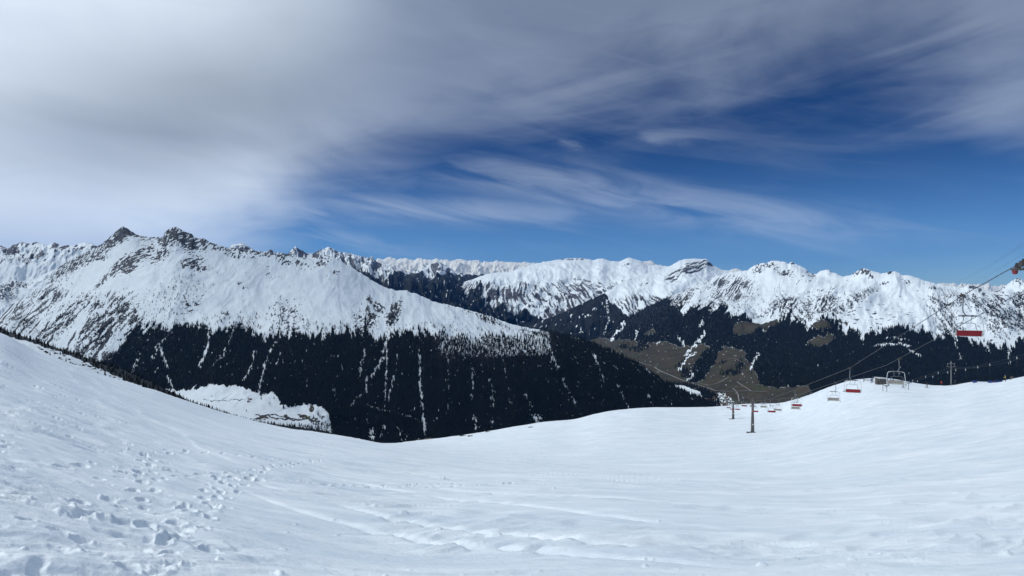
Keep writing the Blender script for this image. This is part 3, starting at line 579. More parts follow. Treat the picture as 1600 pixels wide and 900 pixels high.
# ------------------------------------------------------------------ the snow slope underfoot
crestF = [(-700, 420), (-300, 462), (0, 519), (25, 532), (50, 547), (100, 565), (150, 584), (200, 598), (240, 608), (300, 628), (350, 645), (400, 659), (450, 670), (500, 676), (540, 681), (570, 687), (595, 693), (620, 692), (700, 683), (760, 674), (800, 667), (850, 659), (900, 655), (920, 649), (950, 642), (1000, 637), (1050, 636), (1110, 636), (1170, 631), (1220, 630), (1250, 622), (1275, 613), (1300, 603), (1330, 594), (1360, 591), (1390, 591), (1420, 597), (1460, 603), (1490, 602), (1520, 596), (1545, 597), (1560, 597), (1580, 592), (1600, 588), (1700, 570), (2300, 500)]
crestFD = [(-700, 30), (0, 45), (200, 78), (400, 130), (560, 172), (600, 185), (650, 285), (720, 300), (900, 310), (1165, 330), (1300, 262), (1450, 232), (1600, 200), (2300, 150)]
tab = {-700: [(1.2, 1725), (2.5, 960), (5, 700), (10, 570), (20, 470)], 0: [(1.2, 1725), (2, 1215), (5, 775), (10, 652), (20, 573)],
       200: [(1.2, 1725), (2, 1215), (5, 850), (10, 742), (20, 672), (40, 627)], 400: [(1.2, 1725), (2, 1215), (4, 930), (8, 822), (16, 747), (32, 702), (64, 675)],
       600: [(1.2, 1725), (2, 1215), (4, 945), (8, 848), (16, 780), (32, 733), (64, 710), (128, 698)],
       720: [(1.2, 1725), (2, 1215), (4, 945), (8, 850), (16, 784), (32, 742), (64, 722), (128, 711), (200, 698)],
       900: [(1.2, 1725), (2, 1215), (4, 945), (8, 852), (16, 786), (32, 752), (64, 735), (128, 713), (200, 685)],
       1165: [(1.2, 1725), (2, 1215), (4, 945), (8, 852), (16, 788), (32, 755), (64, 735), (128, 706), (190, 682), (264, 654)],
       1300: [(1.2, 1725), (2, 1215), (4, 945), (8, 852), (16, 786), (32, 748), (64, 712), (128, 670), (190, 634)],
       1450: [(1.2, 1725), (2, 1215), (4, 945), (8, 850), (16, 782), (32, 735), (64, 690), (128, 645), (190, 613)],
       1600: [(1.2, 1725), (2, 1215), (4, 940), (8, 845), (16, 775), (32, 718), (64, 665), (128, 618)],
       2300: [(1.2, 1725), (2, 1200), (4, 920), (8, 810), (16, 730), (32, 665), (64, 600)]}
TT = np.linspace(0, 1, 121); cols = sorted(tab); OFF = []
for c_ in cols:
    Dc = poly(crestFD, np.array([c_]))[0]; Yc = poly(crestF, np.array([c_]))[0]
    k = tab[c_] + [(Dc, Yc)]
    tk = np.array([math.log(a / 1.2) / math.log(Dc / 1.2) for a, _ in k]); lk = np.log(np.array([max(y - Yc, 0) for _, y in k]) + 12)
    OFF.append(np.exp(pchip(tk, lk, TT)[:, 0]) - 12)
OFF = np.array(OFF)                              # cols x T
PXF = np.arange(-350, 1951, 1.25)
OFFX = pchip(np.array(cols, float), OFF, PXF)    # px x T
CF = spoly(crestF, PXF, 7); CD = spoly(crestFD, PXF, 14)
NJ = 181; LR = np.linspace(math.log(1.2), math.log(340), NJ)
def gauss_px(A, sig):
    n = int(3 * sig / 1.25); kw = np.exp(-.5 * (np.arange(-n, n + 1) * 1.25 / sig) ** 2); kw /= kw.sum()
    return np.stack([np.convolve(np.pad(A[:, j], n, mode='edge'), kw, 'valid') for j in range(A.shape[1])], 1)
YR = np.zeros((len(PXF), NJ)); WL = np.zeros_like(YR)
for k in range(len(PXF)):
    tq = (LR - math.log(1.2)) / math.log(CD[k] / 1.2)
    YR[k] = CF[k] + np.interp(tq, TT, OFFX[k]); WL[k] = sstep(LR, math.log(CD[k] * .3), math.log(CD[k] * .9))
WL = gauss_px(WL, 20); YR = WL * gauss_px(YR, 10) + (1 - WL) * gauss_px(YR, 120)
for k in range(len(PXF)):                        # the very crest keeps its traced height
    w_ = sstep(LR, math.log(CD[k] * .82), math.log(CD[k])); YR[k] = YR[k] * (1 - w_) + CF[k] * w_
def ground_y(px, r):
    """image row of the bare slope at column px, distance r"""
    px = np.asarray(px, float); r = np.asarray(r, float)
    i = np.clip((px - PXF[0]) / 1.25, 0, len(PXF) - 1.001); i0 = i.astype(int); fi = i - i0
    j = np.clip((np.log(r) - LR[0]) / (LR[1] - LR[0]), 0, NJ - 1.001); j0 = j.astype(int); fj = j - j0
    return (YR[i0, j0] * (1 - fi) * (1 - fj) + YR[i0 + 1, j0] * fi * (1 - fj) + YR[i0, j0 + 1] * (1 - fi) * fj + YR[i0 + 1, j0 + 1] * fi * fj)
def ground_z(x, y):
    return float(-(ground_y(np.array([800 + F * x / y]), np.array([y]))[0] - 450) / F * y)

NR = 560
tt = np.linspace(0, 1, 1500); Rr = np.zeros((NR, len(PXF)))
for k in range(len(PXF)):
    D = CD[k]; r_ = 1.2 * (D / 1.2) ** tt; y_ = np.interp(np.log(r_), LR, YR[k])
    m = np.concatenate([[0], np.cumsum(np.abs(np.diff(y_)) * np.where(y_[:-1] > 930, .12, 1.0) + np.diff(np.log(r_)) * 45)])
    Rr[:, k] = np.interp(np.linspace(0, m[-1], NR), m, r_)
UF = np.broadcast_to(PXF, Rr.shape); YF = ground_y(UF, Rr)
DRG = np.gradient(Rr, axis=0).astype(np.float32)
XW = (UF - 800) / F * Rr; YW = Rr; ZW = -(YF - 450) / F * Rr
# relief: sastrugi, ski ruts, trampled snow with boot prints on the left
def relief(x, y, U):
    r = y
    left = 1 - sstep(U, 330, 620)
    a1, a2 = math.radians(40), math.radians(14)
    def rot(a): return x * math.cos(a) + y * math.sin(a), -x * math.sin(a) + y * math.cos(a)
    p, q = rot(math.radians(-52) + math.pi / 2); p2, q2 = rot(math.radians(24))
    wx = fbm(x / 3.1, y / 3.1, 3, 201) * .8
    fade = 1 / (1 + (r / 60) ** 1.2)
    z = .16 * fbm(x / 9, y / 9, 3, 202) + .3 * fbm(x / 38, y / 38, 3, 203) * sstep(r, 10, 60)
    # wind ripples and scraped snow, two directions
    pA = sstep(fbm(x / 5, y / 5, 3, 206), -.45, .3); pB = sstep(fbm(x / 6, y / 6, 3, 207), -.45, .25)
    wl = 1 - sstep(U, 820, 1150)
    def streaks(p_, q_, sd_):
        return (.23 * bl(1, (p_ + wx) / 6.0, (q_ + wx) / 1.2, 4, sd_, .6, 1.2) + .085 * bl(1, (p_ + wx) / 1.9, (q_ + wx * .6) / .32, 3, sd_ + 30, .6, .32)
                + .24 * fbm((p_ + wx * 3) / 15, (q_ + wx * 2) / 3.6, 3, sd_ + 50) * sstep(r, 8, 30))
    z += streaks(p, q, 204) * pA * wl * (1 - left * .35)
    z += streaks(p2, q2, 205) * pB * (1 - wl)
    z += .013 * bl(0, x / .2, y / .2, 3, 208, .5, .2) * (.35 + .65 * sstep(fbm(x / 1.6, y / 1.6, 3, 209), -.1, .3))
    # ski ruts sinking to the right
    for k_, (a, off) in enumerate([(-38, 1.5), (-34, 2.2), (-42, 3.6), (-30, 6.0), (-36, 8.5), (-33, 12.0), (-40, 17.0), (-36, 9.4), (-34, 13.5)]):
        a = math.radians(a); d = x * math.sin(-a) + y * math.cos(a) - off * 2.1 - 3 + .9 * fbm(x / 9, y / 9, 2, 230 + k_)
        z -= .085 * np.exp(-(d / (.11 + .0016 * r)) ** 2) * sstep(U, 330, 480) * (1 - sstep(U, 1000, 1200)) * sstep(fbm(x / 4, y / 4, 2, 240 + k_), -.45, .0)
    for k_, (x0_, y0_, ln) in enumerate([(62, 88, 14), (70, 100, 9), (54, 62, 12), (40, 50, 8), (78, 92, 12), (33, 36, 9), (22, 30, 7), (58, 74, 6), (27, 44, 9)]):
        c_, s_ = math.cos(.42), math.sin(.42); uu = (x - x0_) * c_ + (y - y0_) * s_; vv = -(x - x0_) * s_ + (y - y0_) * c_
        z -= .22 * np.exp(-(vv / (.12 + .0022 * y0_)) ** 2) * sstep(uu, 0, 2) * (1 - sstep(uu, ln * .6, ln))
    # long drift edges on the left shoulder
    for k_, (a, off, h_) in enumerate([(-52, 1.2, .045), (-50, 3.0, .04), (-54, -1.5, .04), (-49, 5.2, .05)]):
        a = math.radians(a); d = x * math.sin(-a) + y * math.cos(a) - off + 1.1 * fbm(x / 5, y / 5, 3, 260 + k_)
        z += h_ * sstep(d, -.2, .2) * np.exp(-np.maximum(d, 0) / 1.6) * left * sstep(fbm(x / 3, y / 3, 3, 270 + k_), -.3, .2)
    # trampled area
    tr = left * (1 - sstep(U + (r - 8) * 4, 180, 470))
    z += tr * (.03 * bl(0, x / .5, y / .5, 4, 210, .55, .5) - .035 * sstep(bl(0, x / .33, y / .33, 3, 211, .5, .33), .15, .5) + .06 * bl(0, x / 1.0, y / 1.0, 4, 212, .62, 1.0) - .08 * sstep(bl(0, (x + wx) / 1.7, (y - x * .3) / 1.1, 3, 219, .5, 1.1), .12, .4)) * (.35 + .9 * sstep(fbm(x / 2.2, y / 2.2, 3, 213), -.15, .25))
    return z
DZ = relief(XW, YW, UF)
def stamp(cx, cy, ang, lx, ly, dep, rim):
    global DZ
    j = (np.abs(XW - cx) < lx * 4 + .1) & (np.abs(YW - cy) < lx * 4 + .1)
    if not j.any(): return
    ii = np.where(j); x = XW[ii] - cx; y = YW[ii] - cy; ca, sa = math.cos(ang), math.sin(ang)
    u = (x * ca + y * sa) / lx; v = (-x * sa + y * ca) / ly; d = np.sqrt(u * u + v * v) * (1 + .55 * fbm((x + cx * 7) / lx * .9, (y + cy * 3) / lx * .9, 3, 300))
    DZ[ii] += -dep * (1 - sstep(d, .25, 1.35)) + rim * np.exp(-((d - 1.35) / .3) ** 2)
def trail(px0, r0, ang, n, step):
    x, y = (px0 - 800) / F * r0, r0; a = ang
    for i in range(n):
        a += rng.normal(0, .06); x += math.cos(a) * step; y += math.sin(a) * step
        if y < 3: break
        sd_ = .11 * (1 if i % 2 else -1); stamp(x - math.sin(a) * sd_, y + math.cos(a) * sd_, a, rng.uniform(.14, .18), rng.uniform(.06, .085), rng.uniform(.06, .10), .015)
for q_ in [(90, 5.2, 1.95, 34, .62), (215, 4.8, 2.0, 38, .66), (30, 8, 1.6, 26, .7), (150, 11, 1.2, 20, .7), (330, 5.0, 2.25, 22, .64)]: trail(*q_)
for k in range(150):
    px = rng.uniform(-60, 360) ** 1.0; r = math.exp(rng.uniform(math.log(3.5), math.log(26)))
    if px > 340 - r * 5: px = rng.uniform(-40, 150)
    x = (px - 800) / F * r
    stamp(x, r, rng.uniform(0, 3.14), rng.uniform(.05, .11) * (1 + r / 26), rng.uniform(.03, .055) * (1 + r / 26), rng.uniform(.02, .05) * (1 + r / 26), rng.uniform(.002, .008))
for k in range(200):                 # loose clods of snow
    px = rng.uniform(-50, 1500); r = math.exp(rng.uniform(math.log(3.6), math.log(22)))
    x = (px - 800) / F * r; s_ = rng.uniform(.012, .042) * (1.2 if px < 500 else .8)
    stamp(x, r, rng.uniform(0, 3.14), s_ * 1.4, s_, -s_ * rng.uniform(.5, 1.0), 0)
for (px, y, s_) in [(1330, 876, .06), (775, 836, .13), (585, 796, .07), (570, 792, .05), (340, 795, .10), (345, 788, .07), (1570, 862, .10), (630, 806, .10), (686, 828, .06), (520, 808, .06), (252, 730, .16), (866, 764, .09), (694, 748, .22), (1190, 880, .08)]:
    col = int((px - PXF[0]) / 1.25); row = int(np.argmin(np.abs(YF[:, col] - y))); r = Rr[row, col]
    stamp((px - 800) / F * r, r, .4, s_ * 1.0, s_ * .7, -s_ * .55, 0)
ZW2 = ZW + DZ * np.clip(sstep(Rr, 1.2, 2.2), 0, 1)
# the slope behind its own horizon
BK = []
for e in (3, 8, 16, 30, 55, 100, 180, 320, 600, 1000, 1600):
    rr = CD + e; w = 10 * CD / 200
    h = (CF - 450) / F * rr + .5 * (np.sqrt((e) ** 2 + w ** 2) - w)
    BK.append(np.stack([(PXF - 800) / F * rr, rr, -h], -1))
# thin the ground under and behind the camera
full = np.concatenate([np.array(BK)[::-1], np.stack([XW, YW, ZW2], -1)[::-1]])
snow_slope = grid_mesh('snow_slope', full, M_snow)
tag(snow_slope, 'open snow slope underfoot', 'slope', None, 'structure')
me = bpy.data.meshes.new('snow_platform')
xs = [-2.6, -1.2, 1.3, 2.6]
bmm = bmesh.new()
vs = []
for yy, zz in ((1.6, -2.1), (0, -1.75), (-8, -1.2), (-60, 2), (-400, -40)):
    wdt = 3.2 + abs(yy) * 1.6 if yy < 1 else 2.8
    vs.append([bmm.verts.new((wdt * k, yy, zz)) for k in (-1, -.5, 0, .5, 1)])
for a, b_ in zip(vs[:-1], vs[1:]):
    for i in range(4): bmm.faces.new((a[i], b_[i], b_[i + 1], a[i + 1])[::-1])
bmm.to_mesh(me); bmm.free(); me.materials.append(M_snow)
sp_ = bpy.data.objects.new('snow_ground', me); C.objects.link(sp_); tag(sp_, 'snow behind the viewpoint', 'ground', None, 'structure')

# ------------------------------------------------------------------ forests
def cones(P, H, Wd, sides=5, seed=1):
    """many small conifers as one vertex/face soup: lower skirt + upper cone"""
    r_ = np.random.default_rng(seed); n = len(P); ph = r_.uniform(0, 6.28, n)
    a = ph[:, None] + np.arange(sides) * 2 * np.pi / sides
    j = r_.uniform(.7, 1.2, (n, sides))
    def ring(rad, hz):
        return np.stack([P[:, 0, None] + np.cos(a) * Wd[:, None] * rad * j, P[:, 1, None] + np.sin(a) * Wd[:, None] * rad * j, np.broadcast_to((P[:, 2] + H * hz)[:, None], a.shape)], -1)
    apex = np.stack([P[:, 0] + r_.normal(0, .02, n) * H, P[:, 1], P[:, 2] + H], -1)[:, None]
    mid = np.stack([P[:, 0], P[:, 1], P[:, 2] + H * .72], -1)[:, None]
    v = np.concatenate([ring(.5, .0), ring(.30, .42), mid, apex], 1)
    m = 2 * sides + 2; base = (np.arange(n) * m)[:, None, None]
    i = np.arange(sides); k = (i + 1) % sides
    f1 = np.stack([i, k, np.full(sides, 2 * sides)], -1); f2 = np.stack([i + sides, k + sides, np.full(sides, 2 * sides + 1)], -1)
    f = np.concatenate([f1, f2]); F_ = (base + f[None]).reshape(-1)
    return v.reshape(-1, 3), F_, np.full(n * 2 * sides, 3)
def forest(name, L, dens, box, n, hmin, hmax, mat, label, seed, wf=.33, cut=None):
    r_ = np.random.default_rng(seed)
    u = r_.uniform(box[0], box[1], n); y = r_.uniform(box[2], box[3], n)
    keep = r_.random(n) < dens(u, y)
    u, y = u[keep], y[keep]
    c = np.clip(np.round((u - L.px[0]) / (L.px[1] - L.px[0])).astype(int), 0, len(L.px) - 1)
    Yc = L.Y[:, c]; r = np.argmin(np.abs(Yc - y[None]), axis=0)
    ok = np.abs(Yc[r, np.arange(len(r))] - y) < 2.5
    u, y, c, r = u[ok], y[ok], c[ok], r[ok]
    P = L.P[r, c].copy()
    P[:, 0] += r_.normal(0, .35, len(P)) * P[:, 1] / F
    H = r_.uniform(hmin, hmax, len(P)); P[:, 2] -= H * .08
    order = np.argsort(P[:, 1])
    v, f, k = cones(P, H, H * wf * r_.uniform(.75, 1.25, len(H)), 5, seed)
    me = tri_mesh(name, v, f, k, mat)
    o = bpy.data.objects.new(name, me); C.objects.link(o); tag(o, label, 'forest', None, 'stuff')
    return P, H
forest('mountain_forest', L4, dens4, (140, 1200, 500, 700), 90000, 15, 27, M_needle, 'dark conifer forest covering the lower slope of the left mountain', 401)
forest('open_woodland', L4, dens4_open, (-200, 900, 400, 570), 42000, 9, 19, M_needle, 'loose groves of conifers on the snow above the dark forest', 402)
forest('larch_belt', L4, lambda U, Y: sstep(U, 640, 700) * (1 - sstep(U, 850, 890)) * (1 - sstep(Y, 555, 590)) * sstep(Y - poly(ftop4, U), 0, 6) * .5, (640, 900, 505, 600), 9000, 14, 22, M_larch, 'belt of bare brown larches at the top of the forest', 403, wf=.2)
forest('valley_forest', L3, dens3, (900, 1800, 460, 680), 80000, 20, 36, M_needle_r, 'dark forest on the mountain right of the valley', 404)
forest('slope_woodland', L3, open3, (1040, 1700, 430, 560), 26000, 12, 24, M_needle_r, 'groves scattered over the snowfields of the right mountain', 405)
def dens5(U, Y): return (1 - sstep(Y - poly(y5b, U) + fbm(U / 14, Y / 6, 4, 151) * 5, -2, 1)) * .95 + .02
forest('flank_forest', L5, dens5, (-300, 620, 490, 740), 26000, 5, 9.5, M_needle, 'near strip of conifers along the snow edge on the left', 406)
def dens45(U, Y): return sstep(Y - poly([(-200, 560), (160, 573), (300, 640), (400, 660), (470, 664), (520, 660), (600, 690), (700, 690)], U), -1, 2) * .95
forest('valley_foot_forest', L4, dens45, (120, 620, 560, 760), 12000, 12, 20, M_needle, 'dark wood at the foot of the valley below the village fields', 407)

# ------------------------------------------------------------------ individual conifers and shrubs
def mesh_from(name, verts, faces, mat, smooth_=False):
    me = bpy.data.meshes.new(name); me.from_pydata([tuple(v) for v in verts], [], faces); me.update()
    if smooth_:
        for p in me.polygons: p.use_smooth = True
    me.materials.append(mat); return me
def add(me, name, parent=None, loc=(0, 0, 0)):
    o = bpy.data.objects.new(name, me); C.objects.link(o); o.location = loc
    if parent: o.parent = parent
    return o
def empty(name, loc, rz=0):
    o = bpy.data.objects.new(name, None); C.objects.link(o); o.location = loc; o.rotation_euler = (0, 0, rz); o.empty_display_size = .2
    return o
def copy_tree(o, parent=None):
    c = o.copy(); C.objects.link(c); c.parent = parent
    for ch in list(o.children): copy_tree(ch, c)
    return c
def crown_mesh(seed, tiers=9, sides=11):
    r_ = random.Random(seed); v = []; f = []
    for t_ in range(tiers):
        z0 = .06 + .9 * t_ / tiers; rad = (.19 * (1 - t_ / tiers) ** .85 + .012) * r_.uniform(.85, 1.15); top = min(1.0, z0 + .17)
        b0 = len(v); v.append((0, 0, top))
        for i in range(sides * 2):
            a = i * math.pi / sides + t_; q = rad * (r_.uniform(.85, 1.15) if i % 2 == 0 else r_.uniform(.45, .65))
            v.append((q * math.cos(a), q * math.sin(a), z0 - (.025 if i % 2 == 0 else -.02) + r_.uniform(-.01, .01)))
        for i in range(sides * 2): f.append((b0, b0 + 1 + i, b0 + 1 + (i + 1) % (sides * 2)))
        v.append((0, 0, z0 + .03)); k = len(v) - 1
        for i in range(sides * 2): f.append((k, b0 + 1 + (i + 1) % (sides * 2), b0 + 1 + i))
    return mesh_from('crown', v, f, M_needle)
def trunk_mesh():
    v = []; f = []
    for z, r in ((-.06, .016), (.12, .012), (.9, .003)):
        for i in range(6): v.append((r * math.cos(i * 1.047), r * math.sin(i * 1.047), z))
    for s_ in range(2):
        for i in range(6): f.append((s_ * 6 + i, s_ * 6 + (i + 1) % 6, s_ * 6 + 6 + (i + 1) % 6, s_ * 6 + 6 + i))
    return mesh_from('trunk', v, f, M_bark)
protos = []
for k in range(4):
    root = empty('conifer', (0, 0, 0)); add(crown_mesh(50 + k), 'crown', root); add(trunk_mesh(), 'trunk', root); protos.append(root)
used = set()
def conifer(P, H, label, group):
    k = random.randrange(4)
    if k not in used: used.add(k); o = protos[k]
    else: o = copy_tree(protos[k])
    o.location = P; o.scale = (H * random.uniform(.9, 1.15),) * 2 + (H,); o.rotation_euler = (0, 0, random.uniform(0, 6.28))
    tag(o, label, 'tree', group)
for k in range(4): conifer(L5.at(60 + k * 60, poly(y5, np.array([60. + k * 60]))[0] + 1)[0], 9, 'dark conifer on the forest edge just beyond the snow slope on the left', 'conifers along the forest edge below the left slope')
for k in range(92):
    px = rng.uniform(4, 400); y = poly(y5, np.array([px]))[0] + rng.uniform(.4, 3.5)
    P = L5.at(px, y)[0]; conifer(P, rng.uniform(5.5, 9.5), 'dark conifer on the forest edge just beyond the snow slope on the left', 'conifers along the forest edge below the left slope')
for k in range(90):
    px = rng.uniform(270, 830); y = poly(ftop4, np.array([px]))[0] - rng.exponential(5) + 3
    P = L4.at(px, y)[0]; conifer(P - np.array([0, 0, 1.]), rng.uniform(13, 24), 'single conifer standing at the tree line below the snowfields of the left mountain', 'conifers along the tree line of the left mountain')
for (px, y, h) in [(446, 627, 22), (443, 637, 26), (421, 630, 10), (500, 655, 14), (497, 652, 22), (503, 658, 18), (490, 656, 18), (408, 622, 16), (428, 622, 15), (331, 620, 10), (388, 623, 12), (342, 628, 9), (385, 643, 12)]:
    P = L4.at(px, y)[0]; conifer(P, h, 'lone conifer on the snowy village field at the foot of the forest', 'conifers on the snowy fields of the valley')
# dwarf shrubs poking through the snow
def shrub_mesh(seed):
    r_ = random.Random(seed); v = []; f = []
    for i in range(110):
        a = r_.uniform(0, 6.28); q = abs(r_.gauss(0, .42)); z = max(.0, r_.uniform(0, .62) * (1 - q * .6)); c = Vector((q * math.cos(a), q * math.sin(a) * .8, z)); s_ = r_.uniform(.07, .15)
        n = Vector((r_.gauss(0, 1), r_.gauss(0, 1), r_.gauss(0, 1))).normalized(); t_ = n.orthogonal().normalized() * s_; u_ = n.cross(t_)
        b0 = len(v); v += [c - t_, c + u_ * .8, c + t_, c - u_ * .8]; f.append((b0, b0 + 1, b0 + 2, b0 + 3))
    return mesh_from('branches', v, f, M_needle)
def stem_mesh():
    v = []; f = []
    for k in range(5):
        a = k * 1.256; b0 = len(v)
        for z, r, q in ((-.15, .03, 0), (.45, .012, .3)):
            for i in range(4): v.append((q * math.cos(a) + r * math.cos(i * 1.57), q * math.sin(a) + r * math.sin(i * 1.57), z))
        for i in range(4): f.append((b0 + i, b0 + (i + 1) % 4, b0 + 4 + (i + 1) % 4, b0 + 4 + i))
    return mesh_from('stems', v, f, M_bark)
sp = []
for k in range(3): r0 = empty('dwarf_pine', (0, 0, 0)); add(shrub_mesh(k), 'branches', r0); add(stem_mesh(), 'stem', r0); sp.append(r0)
first = [True] * 3
spots = [(60, 543), (62, 545), (65, 547), (71, 551), (73, 552), (90, 553), (93, 561), (95, 563), (108, 563), (110, 567), (113, 569), (117, 571), (120, 573), (130, 572), (134, 570), (141, 574), (145, 577), (147, 577), (152, 584), (163, 580), (165, 585), (172, 588), (178, 590), (185, 594), (193, 600), (198, 602), (205, 603), (212, 606), (218, 606), (80, 549), (100, 557), (125, 571), (138, 573), (150, 572), (128, 567), (86, 553), (158, 579), (75, 545)]
for k, (px, y) in enumerate(spots):
    kk = k % 3
    if first[kk]: first[kk] = False; o = sp[kk]
    else: o = copy_tree(sp[kk])
    P = L5.at(px, y)[0]
    s_ = rng.uniform(1.6, 3.6); o.location = P + np.array([0, 0, .2]); o.scale = (s_, s_, s_ * .8); o.rotation_euler = (0, 0, rng.uniform(0, 6))
    tag(o, 'dark dwarf pine poking through the snow beyond the left slope edge', 'shrub', 'dwarf pines scattered on the snow below the left slope')

# ------------------------------------------------------------------ village houses, roads
M_wallw = varied('render_wall', (.27, .24, .22), (.2, .17, .15), .3, .8)
M_wallb = varied('timber_wall', (.16, .09, .055), (.24, .13, .08), .5, .8)
M_roofr = varied('red_roof', (.16, .05, .045), (.11, .045, .04), .4, .7)
M_roofg = varied('grey_roof', (.16, .15, .15), (.26, .25, .25), .4, .7)
M_roofs = varied('snowy_roof', (.5, .53, .56), (.4, .42, .45), .4, .7)
def house(P, w, d, h, rz, wall, roof, label, group):
    o = empty('house', P, rz)
    v = [(-w / 2, -d / 2, -3), (w / 2, -d / 2, -3), (w / 2, d / 2, -3), (-w / 2, d / 2, -3), (-w / 2, -d / 2, h), (w / 2, -d / 2, h), (w / 2, d / 2, h), (-w / 2, d / 2, h), (0, -d / 2, h + w * .3), (0, d / 2, h + w * .3)]
    add(mesh_from('wall', v, [(0, 1, 5, 8, 4), (1, 2, 6, 5), (2, 3, 7, 9, 6), (3, 0, 4, 7)], wall), 'wall', o)
    e = 1.08; t_ = .5; rv = []
    for yy in (-d / 2 * 1.1, d / 2 * 1.1):
        rv += [(-w / 2 * e, yy, h - .3), (0, yy, h + w * .3 + .05), (w / 2 * e, yy, h - .3), (-w / 2 * e, yy, h - .3 + t_), (0, yy, h + w * .3 + .05 + t_), (w / 2 * e, yy, h - .3 + t_)]
    rf = [(0, 1, 4, 3), (1, 2, 5, 4), (9, 10, 7, 6), (10, 11, 8, 7), (3, 4, 10, 9), (4, 5, 11, 10), (0, 6, 7, 1), (1, 7, 8, 2), (0, 3, 9, 6), (2, 8, 11, 5)]
    ro = add(mesh_from('roof', rv, rf, roof), 'roof', o)
    tag(o, label, 'house', group); return o
vill = []
for k in range(58):
    px = rng.uniform(1062, 1138); y = rng.uniform(619, 636) + (1100 - px) * .0
    if y < 636 - (px - 1055) * .28: y = rng.uniform(630, 637)
    P = L3.at(px, y)[0]
    house(P, rng.uniform(9, 15), rng.uniform(11, 20), rng.uniform(6, 11), rng.uniform(0, 3.1), random.choice([M_wallw, M_wallw, M_wallb]), random.choice([M_roofr, M_roofr, M_roofr, M_roofg, M_roofs]), 'small house of the valley town just above the far snow edge', 'houses of the valley town')
for k in range(48):
    px = rng.uniform(965, 1240); y = rng.uniform(556, 628)
    if not in_meadow(np.array([px]), np.array([y]))[0] or y > 640 - (px - 1100) * .3 or y > 470 + (px - 880) * .62: continue
    P = L3.at(px, y)[0]
    house(P, rng.uniform(6, 9), rng.uniform(7, 11), rng.uniform(3.5, 5.5), rng.uniform(0, 3.1), random.choice([M_wallw, M_wallb]), random.choice([M_roofs, M_roofs, M_roofg]), 'scattered farmhouse on the brown valley meadows', 'farmhouses scattered on the valley meadows')
for (px, y) in [(432, 655), (446, 650), (458, 657), (388, 627), (391, 623), (470, 652), (505, 655), (38, 506), (10, 508)]:
    P = L4.at(px, y)[0]
    house(P, rng.uniform(7, 11), rng.uniform(9, 13), rng.uniform(4, 6), rng.uniform(0, 3.1), M_wallb, random.choice([M_roofs, M_roofg]), 'dark timber farmhouse on the snowy valley floor', 'timber farmhouses on the snowy valley floor')
M_road = varied('pale_road', (.26, .25, .24), (.2, .19, .18), .02, .9)
def ribbon(name, L, pts, w, mat, label, lift=2.0):
    P = []
    for (x0, y0), (x1, y1) in zip(pts[:-1], pts[1:]):
        n = max(2, int(math.hypot(x1 - x0, y1 - y0) / 3))
        for i in range(n): P.append((x0 + (x1 - x0) * i / n, y0 + (y1 - y0) * i / n))
    P.append(pts[-1]); Q = np.array([L.at(a, b_)[0] for a, b_ in P])
    Q = np.array([Q[max(0, i - 1):i + 2].mean(0) for i in range(len(Q))])
    v = []; f = []
    for i in range(len(Q)):
        t_ = Q[min(i + 1, len(Q) - 1)] - Q[max(i - 1, 0)]; n_ = np.array([-t_[1], t_[0], 0]); n_ /= np.linalg.norm(n_) + 1e-6
        v += [Q[i] - n_ * w + [0, 0, lift], Q[i] + n_ * w + [0, 0, lift]]
        if i: f.append((2 * i - 2, 2 * i - 1, 2 * i + 1, 2 * i))
    o = add(mesh_from(name, v, f, mat), name); tag(o, label, 'road', None, 'structure')
for pts, w in [([(1020, 572), (1032, 580), (1050, 588), (1072, 596), (1090, 601), (1105, 606), (1118, 611), (1135, 612), (1165, 611), (1200, 613)], 9), ([(985, 560), (1005, 568), (1020, 572)], 6), ([(1065, 596), (1090, 598), (1110, 603)], 5), ([(1150, 596), (1162, 604), (1175, 612)], 5), ([(1120, 566), (1145, 560), (1160, 566)], 4), ([(1080, 608), (1120, 600), (1140, 590)], 4), ([(1143, 606), (1153, 614), (1155, 630)], 5)]:
    ribbon('road', L3, pts, w, M_road, 'pale road winding along the valley floor')

# ------------------------------------------------------------------ chairlift
M_steel = varied('galvanised_steel', (.24, .25, .26), (.16, .17, .18), 6, .45, .6)
M_dsteel = varied('weathered_steel', (.06, .057, .054), (.11, .10, .092), 2.5, .6, .4)
M_white = varied('white_tube', (.66, .68, .7), (.55, .57, .6), 6, .4)
M_red = varied('red_panel', (.30, .012, .022), (.23, .01, .018), 4, .45)
M_slat = varied('grey_slats', (.42, .42, .38), (.55, .55, .5), 8, .6)
M_black = varied('black_rubber', (.02, .02, .022), (.045, .045, .045), 8, .6)
M_rope = varied('wire_rope', (.05, .052, .058), (.09, .092, .10), 3, .5, .5)
M_dark_frame = varied('dark_frame', (.035, .036, .036), (.07, .07, .065), 4, .6, .3)
M_redw = varied('red_guard', (.22, .02, .02), (.15, .015, .015), 5, .5)
def tube(pts, r, n=8, cap=True):
    pts = [Vector(p) for p in pts]; v = []; f = []; up = None
    rr = r if isinstance(r, (list, tuple)) else [r] * len(pts)
    for i, p in enumerate(pts):
        d = (pts[min(i + 1, len(pts) - 1)] - pts[max(i - 1, 0)]).normalized()
        if up is None: up = d.orthogonal().normalized()
        up = (up - d * up.dot(d)).normalized(); s_ = d.cross(up)
        for k in range(n):
            a = 2 * math.pi * k / n; v.append(p + (up * math.cos(a) + s_ * math.sin(a)) * rr[i])
        if i:
            for k in range(n): f.append(((i - 1) * n + k, (i - 1) * n + (k + 1) % n, i * n + (k + 1) % n, i * n + k))
    if cap: f.append(tuple(range(n))[::-1]); f.append(tuple(range((len(pts) - 1) * n, len(pts) * n)))
    return v, f
